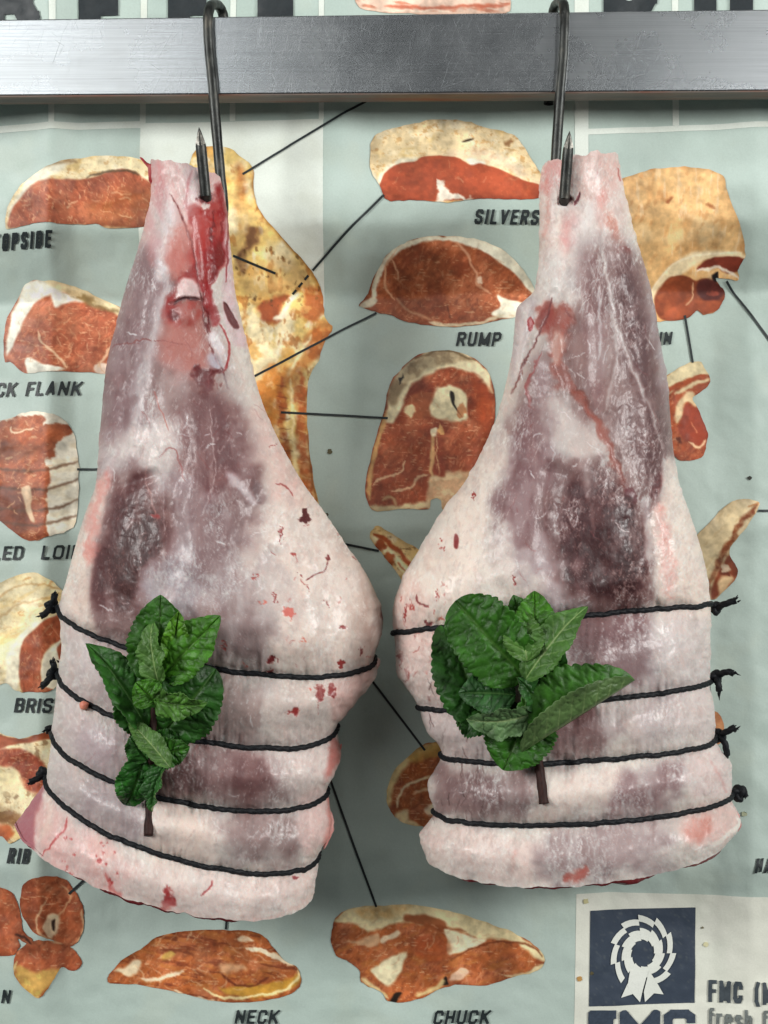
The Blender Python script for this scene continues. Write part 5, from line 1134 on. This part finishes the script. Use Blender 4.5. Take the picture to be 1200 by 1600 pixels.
def make_leg(rows, strings, painter, base, name, label):
    A = np.array(rows, float); key = A[:, 3]
    my = np.linspace(key[0], key[-1], NR)
    col = [pchip(key, A[:, k], my) for k in range(8)]
    Lx, Ly, Mx, My, Rx, Ry, Df, Db = [c[:, None] for c in col]
    thf = np.linspace(0, np.pi, NF); thb = np.linspace(np.pi, 2 * np.pi, NB + 2)[1:-1]
    def rows_at(th, Mxx, Myy):
        s = ((1 - np.cos(th)) / 2)[None, :]
        b = np.abs(np.sin(th))[None, :]
        return Lx * (1 - s) + Rx * s + (Mxx - (Lx + Rx) / 2) * b, Ly * (1 - s) + Ry * s + (Myy - (Ly + Ry) / 2) * b
    fx, fy = rows_at(thf, Mx, My)
    bx, by = rows_at(thb, (Lx + Rx) / 2, (Ly + Ry) / 2)
    fd = Df * np.sin(thf)[None, :] ** 0.9
    bd = -.9 * Db * np.abs(np.sin(thb))[None, :] ** 0.9
    # skin edge waviness along the outline, ragged top and bottom
    jit = lambda x, y, s: 1.6 * fbm(x / 16, y / 16, s, 3)
    fx = fx + jit(fx, fy, 71); fy = fy + jit(fx, fy, 72)
    e0 = np.exp(-np.arange(NR) / 5.0)[:, None]; e1 = e0[::-1]
    fy = fy + e0 * 4 * fbm(fx / 16, 0 * fx, 73, 4) + e1 * 1.6 * fbm(fx / 22, 0 * fx, 74, 3)
    # muscles, and flesh pinched by the strings
    fade = np.sin(thf)[None, :] ** 0.7
    fd = fd + fade * (7 * fbm(fx / 90, fy / 120, base, 3) + 1.1 * fbm(fx / 30, fy / 44, base + 9, 3))
    for s in strings:
        g = np.exp(-((my - s) / 9.0) ** 2)[:, None]; sh = np.exp(-((my - s) / 30.0) ** 2)[:, None]
        fd = fd - fade * (9 * g + 13 * sh); bd = bd + 7 * g
        pk = np.exp(-np.abs(my - s) / 22.0)[:, None]
        fd = fd + fade * pk * (2.2 * fbm(fx / 9, fy / 70, base + int(s), 2) + 1.2 * fbm(fx / 4.5, fy / 40, base + int(s) + 5, 2))
    pt = Paint(fx.ravel(), fy.ravel(), (222, 212, 205))
    painter(pt)
    tone(pt)
    fd = fd + .8 * (pt.h.reshape(fx.shape)) * fade
    # low relief: the pale sheaths lie a little proud of the red flesh
    lum = (pt.pre @ np.array([.3, .5, .2])).reshape(fx.shape)
    fd = fd + fade * (lum - 190) * 0.012
    X = np.hstack([fx, bx]); Yp = np.hstack([fy, by]); D = np.hstack([fd, bd])
    Yd = -D * K
    V = P(X, Yp, Yd)
    cb = np.tile(np.array((206, 186, 182.)), (bx.size, 1)).reshape(NR, NB, 3)
    C = np.concatenate([pt.c.reshape(NR, NF, 3), cb], 1)
    # soften the seam between painted front and back
    C[:, NF:NF + 6] = C[:, NF - 1:NF]; C[:, -6:] = C[:, 0:1]
    nc = NF + NB
    v = V.reshape(-1, 3); c = C.reshape(-1, 3)
    f = grid_faces(NR, nc, True)
    root = empty(name, tuple(v[-nc:].mean(0)))
    tag(root, label, "leg of lamb", "legs of lamb hung from the rail")
    me = mesh_np("flesh", v, f, lin(np.clip(c, 0, 255)))
    child("flesh", me, root, M_MEAT)
    # sawn shank end: rim of flesh, bone with marrow
    ring = V[0]; cen = ring.mean(0)
    vv = []; cc = []
    for q, dz, colr in ((1.0, 0.0, (216, 150, 146)), (.86, -.001, (196, 110, 106)), (.62, -.0015, (224, 206, 190)), (.40, -.0008, (232, 220, 204)), (.34, -.003, (150, 60, 50)), (0.02, -.004, (120, 40, 36))):
        w = cen + (ring - cen) * q + np.array([0, 0, dz]); vv.append(w); cc.append(np.tile(np.array(colr, float), (nc, 1)))
    me = mesh_np("shank_end", np.vstack(vv), grid_faces(6, nc, True, True), lin(np.vstack(cc)))
    child("shank_end", me, root, M_MEAT)
    # cut face underneath: dark red lean, hanging a few millimetres below the skin
    ring = V[-1]; cen = ring.mean(0)
    vv = []; cc = []
    hang = 0.0026 * np.clip(fbm(ring[:, 0] * 40, ring[:, 1] * 40, base + 33, 3) + (.75 if base > 250 else .2), -.3, 1.8)
    for q, dz, colr in ((.995, .002, (150, 70, 70)), (.985, 0, (120, 44, 46)), (.972, 1.0, (104, 30, 34)), (.85, 1.5, (112, 34, 38)), (.5, 1.8, (130, 46, 48)), (.02, 1.8, (140, 52, 52))):
        w = cen + (ring - cen) * q
        w = w + np.stack([0 * hang, 0 * hang, -hang * dz if dz >= 1 else 0 * hang + dz], -1)
        vv.append(w); cc.append(np.tile(np.array(colr, float), (nc, 1)))
    me = mesh_np("cut_face", np.vstack(vv), grid_faces(6, nc, True), lin(np.vstack(cc)))
    o = child("cut_face", me, root, M_MEAT); o["label"] = "dark red cut face underneath"
    bv = BVHTree.FromPolygons([Vector(q) for q in V[::5, :NF:4].reshape(-1, 3)], [tuple(q) for q in grid_faces(len(V[::5]), len(V[0, :NF:4])).tolist()])
    return root, V, my, bv, X, Yp

LEG_A, VA, MYA, BVA, XA, YA = make_leg(ROWS_A, STR_A, paint_a, 201, "leg_of_lamb", "left leg of lamb, bloody at the shank, fat bulge on its right side")
LEG_B, VB, MYB, BVB, XB, YB = make_leg(ROWS_B, STR_B, paint_b, 301, "leg_of_lamb", "right leg of lamb, white shank with sinew, fat bulge on its left side")

def surf(bv, px, py, lift=0.0):
    """depth of the leg's skin seen at a photograph pixel, lifted off it"""
    d = Vector(((px - 600) * K, 1.0, (800 - py) * K)).normalized()
    hit = bv.ray_cast(Vector((0, -1, 0)), d)
    y = hit[0].y if hit[0] is not None else -0.03
    return y - lift

# small torn flaps and crumbs on the legs
def flap(root, pts, Y, thick, cols, name="skin_flap", label=None):
    q = smooth_closed(pts, 5); n = len(q); c = q.mean(0)
    vv = []; cc = []
    for k, (s, dy) in enumerate(((1, .0), (.86, -thick), (.5, -thick * 1.2), (.02, -thick * 1.3))):
        w = c + (q - c) * s
        vv.append(P(w[:, 0] + 1.2 * fbm(w[:, 0] / 6, w[:, 1] / 6, 3), w[:, 1], np.full(n, Y + dy)))
        t = vnoise(w[:, 0] / 9, w[:, 1] / 9, 5)[:, None]
        cc.append(np.array(cols[0], float) * (1 - t) + np.array(cols[1], float) * t)
    w = c + (q - c) * .98; vv.insert(0, P(w[:, 0], w[:, 1], np.full(n, Y + thick))); cc.insert(0, cc[0])
    w = c + (q - c) * .02; vv.insert(0, P(w[:, 0], w[:, 1], np.full(n, Y + thick))); cc.insert(0, cc[0])
    me = mesh_np(name, np.vstack(vv), grid_faces(6, n, True, True), lin(np.vstack(cc)))
    o = child(name, me, root, M_MEAT)
    if label: o["label"] = label
    return o
flap(LEG_A, [(574, 1024), (590, 1028), (594, 1038), (584, 1054), (568, 1076), (556, 1092), (540, 1100), (552, 1066)], 0.004, .004, [(214, 172, 164), (222, 190, 182)])
flap(LEG_A, [(512, 1216), (518, 1190), (526, 1172), (534, 1162), (531, 1180), (522, 1204)], 0.002, .003, [(190, 96, 92), (214, 150, 142)], label="red torn flap of skin")
flap(LEG_A, [(506, 1322), (512, 1296), (518, 1268), (522, 1290), (518, 1306), (508, 1326)], 0.002, .003, [(206, 132, 126), (220, 180, 172)])
flap(LEG_A, [(232, 282), (236, 262), (226, 256), (219, 247), (222, 246), (230, 254), (244, 262), (244, 290)], 0.0, .003, [(150, 34, 40), (196, 110, 108)], label="red shred of skin at the shank end")
flap(LEG_A, [(124, 1100), (130, 1095), (139, 1100), (135, 1109), (126, 1108)], surf(BVA, 130, 1102, .003), .003, [(212, 128, 106), (226, 150, 126)], name="fat_crumb")
flap(LEG_B, [(1136, 1262), (1148, 1262), (1156, 1276), (1158, 1292), (1146, 1304), (1130, 1300)], 0.0, .004, [(170, 96, 98), (206, 150, 146)], label="pink torn corner of skin")

# ================================================================== meat hooks
def hook(name, label, pts, tip_from, rad=0.0035):
    c = smooth_open([tuple(q) for q in pts], 14)
    root = empty(name, tuple(c.mean(0)))
    tag(root, label, "meat hook", "meat hooks over the rail")
    v, f = tube(c[:tip_from], rad * (1 + 0.02 * np.sin(np.arange(tip_from) * .7)), 16, caps=False)
    child("wire", mesh_any("wire", v, f), root, M_HOOK)
    return root, c
def hookpts(pp): return [np.array(P1(*q)) for q in pp]
def hook_tip(root, base, top, rad, mat=M_HOOK):
    """point ground to two bright facets"""
    base = np.array(base); top = np.array(top); d = (top - base); L = np.linalg.norm(d); d /= L
    u = np.cross(d, [0, 1, 0]); u /= np.linalg.norm(u); w = np.cross(u, d)
    n = 16; ph = np.linspace(0, 2 * np.pi, n, endpoint=False)
    prof = [(-.06, .98), (.62, 1.0), (.72, .96), (.84, .62), (.93, .34), (1.0, .05)]
    vv = np.vstack([base + d * L * s + np.outer(np.cos(ph) * rad * r, u) + np.outer(np.sin(ph) * rad * r, w) for s, r in prof])
    pt_ = child("point", mesh_np("point", vv, grid_faces(len(prof), n, True), None), root, M_HOOK)
    for sg in (-1, 1):          # the two ground facets on the viewer's side
        pts = []
        for s, a, r in ((.70, .16, 1.02), (.735, .9, 1.0), (.84, .78, .68), (.95, .14, .30)):
            pts.append(base + d * L * s + u * sg * rad * a * r - np.array([0, 1, 0]) * (rad * r * math.sqrt(max(0, 1 - (a * .85) ** 2)) + .00035))
        back = [q + np.array([0, .0012, 0]) for q in pts]
        me = bpy.data.meshes.new("ground_facet")
        me.from_pydata([tuple(q) for q in pts + back], [], [(0, 1, 2, 3), (7, 6, 5, 4), (0, 4, 5, 1), (1, 5, 6, 2), (2, 6, 7, 3), (3, 7, 4, 0)]); me.update()
        child("ground_facet", me, pt_, M_TIP)

HR = 0.0035
ptsA = hookpts([(352, 120, .0565), (351, 60, .0565), (349, 26, .056), (343, 11, .050), (335, 7, .040), (328, 12, .030), (325, 32, .0255), (327, 80, .0255), (332, 130, .0255), (337, 190, .026), (344, 270, .0275), (349, 320, .028), (346, 354, .020), (336, 364, .008), (328, 352, -.001), (324, 330, -.010), (321, 300, -.0255)])
hk, c = hook("meat_hook", "dark steel meat hook holding the left leg", ptsA, 14 * 16 + 1)
hook_tip(hk, c[-1], P1(311, 199, -.033), HR)
ptsB = hookpts([(857, 163, .0570), (858, 150, .0570), (862, 80, .0570), (864, 26, .0565), (868, 9, .050), (876, 3, .038), (881, 10, .029), (882, 36, .0255), (880, 90, .0255), (875, 150, .0255), (869, 240, .027), (864, 320, .028), (866, 354, .020), (874, 364, .008), (879, 352, -.001), (881, 332, -.010), (882, 304, -.0265)])
hk, c = hook("meat_hook", "dark steel meat hook holding the right leg", ptsB, 14 * 16 + 1)
hook_tip(hk, c[-1], P1(890, 205, -.034), HR)

# ================================================================== strings
def trefoil(c, r, ax, ay, az, n=70):
    t = np.linspace(0, 2 * np.pi, n, endpoint=False)
    x = (np.sin(t) + 2 * np.sin(2 * t)) / 3; y = (np.cos(t) - 2 * np.cos(2 * t)) / 3; z = -np.sin(3 * t) * .42
    t = np.append(t, 0)
    pts = np.stack([x, y, z], 1) @ np.array([ax, ay, az]) * r + c
    return np.vstack([pts, pts[:1]])
def frayed(path, rad, seed):
    """loose end: laid twine that opens into a few fibres"""
    rg = np.random.RandomState(seed)
    v, f = tube(path, np.linspace(rad, rad * 1.05, len(path)), 12, 3, .005, .16)
    parts = [(v, f)]
    d = path[-1] - path[-3]; d /= np.linalg.norm(d)
    for k in range(7):
        s = path[-1] + rg.normal(0, rad * .45, 3) - d * .001
        e = s + d * rg.uniform(.0012, .0034) + rg.normal(0, .0007, 3)
        m = (s + e) / 2 + rg.normal(0, .0003, 3)
        parts.append(tube(np.array([s, m, e]), np.array([rad * .36, rad * .3, rad * .08]), 6))
    return join(parts)
TR = 0.0017
def string_on(V, my, ms, label, knot, tails, stem_at=None, lobe=3, seed=1, ring=None):
    i = int(np.argmin(np.abs(my - ms)))
    path = V[i].copy()
    # cut the ring to an even step, then lay it on the skin
    path = np.vstack([path, path[:1]])
    s = np.concatenate([[0], np.cumsum(np.linalg.norm(np.diff(path, axis=0), axis=1))])
    n = 620
    si = np.linspace(0, s[-1], n, endpoint=False)
    q = np.stack([np.interp(si, s, path[:, k]) for k in range(3)], 1)
    for _ in range(3): q = (np.roll(q, 1, 0) + 2 * q + np.roll(q, -1, 0)) / 4
    cen = q.mean(0); out = q - cen; out[:, 2] = 0
    out /= np.linalg.norm(out, axis=1, keepdims=True) + 1e-9
    q = q + out * TR * .30
    q[:, 2] += .00018 * np.interp(np.arange(n), np.arange(0, n + 1, 20), np.random.RandomState(seed).normal(0, 1, n // 20 + 1))
    if stem_at is not None:
        px = q[:, 0] / (K * (1 + q[:, 1])) + 600
        g = np.exp(-((px - stem_at) / 16) ** 2) * (q[:, 1] < 0)
        q[:, 1] -= g * .0040
    root = empty("twine", tuple(q.mean(0)))
    tag(root, label, "twine", "black twine tied round the legs of lamb")
    v, f = tube(np.vstack([q, q[:1]]), TR, 16, lobe, .0060, .13, caps=False)
    child("loop", mesh_np("loop", v, f), root, M_TWINE)
    if knot:
        kc = np.array(P1(*knot[:3])); r = knot[3] * K
        a = R(knot[4])
        ax = np.array([math.cos(a), 0, math.sin(a)]); az = np.array([0, 1, 0]); ay = np.array([-math.sin(a), 0, math.cos(a)])
        v, f = tube(trefoil(kc, r * .85, ax, ay, az), TR * 1.3, 12, 3, .006, .14, caps=False)
        # the standing part runs from the loop into the knot
        j = int(np.argmin(np.linalg.norm(q - kc, axis=1)))
        w, g = tube(np.array([q[j], (q[j] + kc) / 2, kc]), TR, 12)
        kn = child("knot", mesh_any("knot", *join([(v, f), (w, g)])), root, M_TWINE)
        for k, tl in enumerate(tails):
            pts = smooth_open([kc] + [np.array(P1(*t)) for t in tl], 8)
            v, f = frayed(pts, TR * 1.15, seed * 10 + k)
            child("loose_end", mesh_any("loose_end", v, f), kn, M_TWINE)
    return root
kA, kB = 0.003, 0.003
ord_ = ["topmost", "second", "third", "lowest"]
string_on(VA, MYA, 1046, "topmost black string round the left leg, just under its fat bulge", (81, 947, kA, 8, 20), [[(84, 936, -.002), (86, 928, -.003)], [(74, 956, -.004), (64, 963, -.006)]], seed=1)
string_on(VA, MYA, 1157, "second black string from the top round the left leg", (84, 1052, kA, 8, 50), [[(84, 1042, -.002), (83, 1034, -.002)], [(76, 1062, -.004), (67, 1071, -.005)]], seed=2)
string_on(VA, MYA, 1255, "third black string from the top round the left leg", (87, 1141, .012, 7, 10), [[(80, 1138, .008), (73, 1140, .005)]], seed=3)
string_on(VA, MYA, 1345, "lowest black string round the left leg, under the mint stem", (67, 1209, kA, 8, 70), [[(58, 1217, -.002), (46, 1222, -.004)]], seed=4)
string_on(VB, MYB, 966, "topmost black string round the right leg, passing behind the mint leaves", (1118, 950, kB, 8, 10), [[(1132, 944, -.002), (1150, 938, -.004)]], seed=5)
string_on(VB, MYB, 1099, "second black string from the top round the right leg", (1118, 1058, kB, 8, 40), [[(1134, 1050, -.002), (1146, 1052, -.004)], [(1122, 1068, -.003), (1124, 1080, -.003)]], seed=6)
string_on(VB, MYB, 1190, "third black string round the right leg, crossing over the mint stem", (1122, 1150, kB, 9, 80), [[(1134, 1144, -.002), (1149, 1136, -.004)], [(1132, 1160, -.003), (1136, 1180, -.002)]], stem_at=845, seed=7)
string_on(VB, MYB, 1288, "lowest black string round the right leg, ending in a looped knot", (1152, 1240, kB, 11, 30), [[(1160, 1232, .002), (1164, 1244, .003)]], seed=8)

# ================================================================== mint
def leaf(root, bv, base, tip, width, roll=0, fold=0.25, bow=0.12, under=False, col=(46, 88, 38), ucol=(98, 124, 76), nv=6, seed=0, curl=0.0, asym=0.0, shape=(0.55, 0.8), hinge=None):
    """base / tip: pixel x, y and lift in mm off the leg's skin; width in pixels; roll about the midrib in degrees"""
    B = np.array(P1(base[0], base[1], surf(bv, base[0], base[1], base[2] * .001)))
    T = np.array(P1(tip[0], tip[1], surf(bv, min(max(tip[0], base[0] - 60), base[0] + 60), min(max(tip[1], base[1] - 60), base[1] + 60), tip[2] * .001)))
    rg = np.random.RandomState(seed)
    ns, nv_ = 110, 41
    s = np.linspace(0, 1, ns)[:, None]; v = np.linspace(-1, 1, nv_)[None, :]
    ax = T - B; L = np.linalg.norm(ax); ax /= L
    toward = np.array([0, -1, 0.0]); toward = toward - ax * toward.dot(ax); toward /= np.linalg.norm(toward)
    side = np.cross(ax, toward)
    cr, sr = math.cos(R(roll)), math.sin(R(roll))
    nrm = toward * cr + side * sr; side = side * cr - toward * sr
    a, b = shape
    w = (s ** a) * ((1 - s) ** b); w = w / w.max()
    W = width * K * .5
    # toothed margin
    nt = 15
    ph = s * nt + .12 * fbm(s * 9, 0 * s, seed + 3, 2)
    tooth = (ph % 1.0)
    edge = 1 + .085 * (np.sin(np.pi * tooth) ** .7 - .5) * np.clip(w * 2.2, 0, 1) + .05 * fbm(s * 5, v * 0 + np.sign(v) * 4, seed, 2)
    lat = W * w * edge * v * (1 + asym * np.sign(v))
    av = np.abs(v)
    # quilted blade: sunken side veins running up and outward from the midrib
    vc = s * nv - av * 1.5 * (0.35 + w * .65) + .10 * np.sign(v)
    q = np.abs(np.sin(np.pi * vc))
    cells = np.clip(np.abs(fbm(s * (L / .0028) * .5 + 0 * v, v * w * (W / .0028) * .5 + 0 * s, seed + 7, 2)) * 1.9, 0, 1) ** .6
    quilt = (q ** .5) * .32 + .85 * cells * (.5 + .5 * q ** .4)
    mid = np.exp(-(av / .07) ** 2)
    h = .0015 * quilt * np.clip(w * 1.5, 0, 1) * (1 - mid) - .0008 * mid
    x = s * L * .5 * 2
    bend = bow * L * 4 * s * (1 - s) + curl * L * s * s - .10 * L * np.clip(s - .62, 0, 1) ** 2 * 6 * (1 if seed % 2 else -.6)
    ruffle = .0017 * av ** 2 * np.sin(s * 17 + seed + 2.2 * np.sign(v)) * np.clip(w * 2, 0, 1)
    zz = bend + fold * W * w * av ** 1.25 + ruffle
    latn = 0 * lat; thk = .00035 + 0 * lat
    if hinge is not None:   # one half of the blade folded over the other along the midrib
        th, wf = R(hinge[0]), hinge[1]
        k = (v > 0) * np.ones_like(lat)
        roundover = np.clip(np.abs(lat) / .004, 0, 1)
        latn = k * np.abs(lat) * wf * math.sin(th) + k * .0012 * roundover
        lat = np.where(k > 0, lat * wf * math.cos(th), lat); thk = np.where(k > 0, -thk, thk)
    zz = zz + latn
    top = B + (x[..., None] * ax) + lat[..., None] * side + (zz + h)[..., None] * nrm
    bot = B + (x[..., None] * ax) + lat[..., None] * side + (zz + h * .9 - thk)[..., None] * nrm
    vein = np.clip(1 - q / .20, 0, 1) * np.clip(1.15 - av, 0, 1) * np.clip(w * 2, 0, 1)
    vein = np.maximum(vein * .8, np.exp(-(av / .055) ** 2))
    n2 = (fbm(s * 6 + v * 0, v * 2.5 + s * 0, seed + 13, 3) * .5 + .5)[..., None]
    ct = np.array(col, float) * (0.78 + .3 * n2) ; ct = ct * (.78 + .30 * quilt)[..., None] * np.array([1.06, 1.0, .92]); ct = ct + (np.array((96, 130, 62.)) - ct) * (np.exp(-(av / .05) ** 2) * .35 + vein * .08)[..., None]  # painted relief shading: creases darker, raised cells brighter, plus paler veins
    cu_ = np.array(ucol, float) * (0.82 + .26 * n2); cu_ = cu_ + (np.array((170, 184, 132.)) - cu_) * (vein * .62)[..., None]
    if under:               # turned over: its pale veined side shows
        nrm_sign = -1
        top, bot = bot, top
        # swap relief so that the veins stand proud on the side seen
        vis, hid = cu_, ct
        top = top + (.0009 * np.exp(-(av / .06) ** 2) + .0004 * vein)[..., None] * nrm + .0009 * nrm
    else:
        vis, hid = ct, cu_
    V_ = np.vstack([top.reshape(-1, 3), bot.reshape(-1, 3)])
    C_ = np.vstack([(vis + 0 * top[..., :1]).reshape(-1, 3), (hid + 0 * top[..., :1]).reshape(-1, 3)])
    n = ns * nv_
    f1 = grid_faces(ns, nv_); f2 = grid_faces(ns, nv_, flip=True) + n
    rim = []
    for i in range(ns - 1):
        rim.append((i * nv_, (i + 1) * nv_, (i + 1) * nv_ + n, i * nv_ + n)); k = nv_ - 1
        rim.append(((i + 1) * nv_ + k, i * nv_ + k, i * nv_ + k + n, (i + 1) * nv_ + k + n))
    me = mesh_np("leaf", V_, np.vstack([f1, f2, np.array(rim)]), lin(np.clip(C_, 0, 255)))
    o = child("leaf", me, root, M_LEAF)
    if under: o["label"] = "leaf showing its pale veined underside"
    return o

def stem(root, bv, pts, r0, r1):
    c = smooth_open([np.array(P1(a, b, surf(bv, a, b, l * .001))) for a, b, l in pts], 10)
    n = len(c)
    v, f = tube(c, np.linspace(r0, r1, n) * (1 + .05 * np.sin(np.arange(n) * .9)), 12, 4, .9, .07)
    child("stem", mesh_any("stem", v, f), root, M_STEM)

G1 = (40, 86, 25); G2 = (54, 106, 30); G3 = (72, 124, 38); GB = (33, 76, 27)
sp = empty("mint_sprig", tuple(P1(230, 1305, surf(BVA, 230, 1300))))
tag(sp, "slender leafy mint sprig tucked under the strings of the left leg", "mint sprig", "mint sprigs on the legs of lamb")
stem(sp, BVA, [(244, 1075, 10), (240, 1120, 9), (236, 1180, 7), (234, 1240, 5), (232, 1306, 4)], .0019, .0028)
leaf(sp, BVA, (232, 1150, 5), (186, 1052, 4), 66, 12, .15, .10, False, GB, seed=1)
leaf(sp, BVA, (248, 1070, 8), (252, 929, 10), 92, 0, .10, .07, False, G1, seed=2)
leaf(sp, BVA, (250, 1150, 6), (336, 1050, 7), 96, 8, .06, .08, False, GB, seed=3, shape=(.5, .55))
leaf(sp, BVA, (252, 1062, 10), (347, 962, 14), 72, -14, .12, .08, False, G2, seed=4)
leaf(sp, BVA, (236, 1148, 9), (139, 1002, 16), 62, 34, .5, .06, False, (38, 84, 32), seed=5)
leaf(sp, BVA, (268, 1040, 14), (279, 953, 17), 40, 10, .3, .05, False, G3, seed=6)
leaf(sp, BVA, (250, 1068, 16), (236, 970, 20), 46, -26, .3, .06, True, G2, (74, 112, 52), seed=7)
leaf(sp, BVA, (243, 1098, 17), (212, 1066, 21), 48, 10, .2, .10, False, G2, seed=8)
leaf(sp, BVA, (238, 1092, 17), (321, 1102, 21), 46, 20, .2, .10, False, (62, 106, 44), seed=9)
leaf(sp, BVA, (238, 1178, 10), (297, 1166, 13), 46, 10, .2, .10, False, G1, seed=12)
leaf(sp, BVA, (232, 1190, 8), (203, 1150, 12), 40, 10, .2, .1, False, (40, 88, 36), seed=10)
leaf(sp, BVA, (266, 1200, 15), (200, 1126, 17), 34, 24, .3, .08, True, G1, (72, 106, 52), seed=11, nv=9)
leaf(sp, BVA, (240, 1166, 8), (280, 1150, 8), 44, 10, .2, .1, False, GB, seed=15)
leaf(sp, BVA, (226, 1180, 8), (196, 1262, 9), 58, -16, .2, .12, False, (32, 86, 28), seed=13)
leaf(sp, BVA, (258, 1196, 8), (240, 1268, 11), 36, 40, .5, .12, False, (44, 92, 44), seed=14)

sp = empty("mint_sprig", tuple(P1(850, 1255, surf(BVB, 850, 1250))))
tag(sp, "bushy mint sprig with broad leaves tucked under the strings of the right leg", "mint sprig", "mint sprigs on the legs of lamb")
stem(sp, BVB, [(830, 1030, 10), (833, 1080, 9), (834, 1130, 6), (840, 1180, 1.2), (845, 1215, 1.6), (850, 1256, 2.4)], .0021, .0029)
leaf(sp, BVB, (756, 1140, 4), (694, 972, 6), 96, 12, .10, .08, False, GB, seed=21, shape=(.5, .6))
leaf(sp, BVB, (830, 1020, 6), (802, 930, 7), 50, 0, .2, .05, False, G1, seed=22)
leaf(sp, BVB, (836, 1096, 6), (876, 1008, 8), 62, 8, .12, .08, False, (38, 86, 32), seed=23)
leaf(sp, BVB, (828, 1106, 6), (786, 1204, 8), 106, 6, .12, .10, False, G1, seed=24, shape=(.45, .7))
leaf(sp, BVB, (780, 1128, 6), (712, 1090, 7), 84, 10, .15, .08, False, GB, seed=25)
leaf(sp, BVB, (824, 1062, 12), (712, 938, 12), 108, -6, .12, .10, False, G1, seed=26, shape=(.5, .5), nv=8)
leaf(sp, BVB, (832, 1020, 12), (836, 922, 14), 62, 0, .2, .08, False, G2, seed=27)
leaf(sp, BVB, (824, 1034, 16), (812, 952, 18), 58, -8, .22, .06, True, G2, (74, 112, 50), seed=28)
leaf(sp, BVB, (822, 1062, 16), (914, 946, 22), 58, -30, .3, .06, True, G2, (70, 108, 50), seed=29)
leaf(sp, BVB, (806, 1086, 12), (716, 1084, 13), 66, 22, .2, .10, False, (42, 82, 46), seed=30)
leaf(sp, BVB, (836, 1104, 14), (812, 1060, 18), 44, 30, .3, .1, False, (40, 84, 40), seed=31)
leaf(sp, BVB, (832, 1112, 17), (728, 1120, 20), 52, -26, .35, .16, True, G1, (84, 114, 74), seed=32, nv=6)
leaf(sp, BVB, (816, 1176, 10), (992, 1064, 18), 150, -8, .10, .05, False, (52, 104, 36), (80, 106, 62), seed=33, nv=9, shape=(.5, .55), hinge=(158, .52))
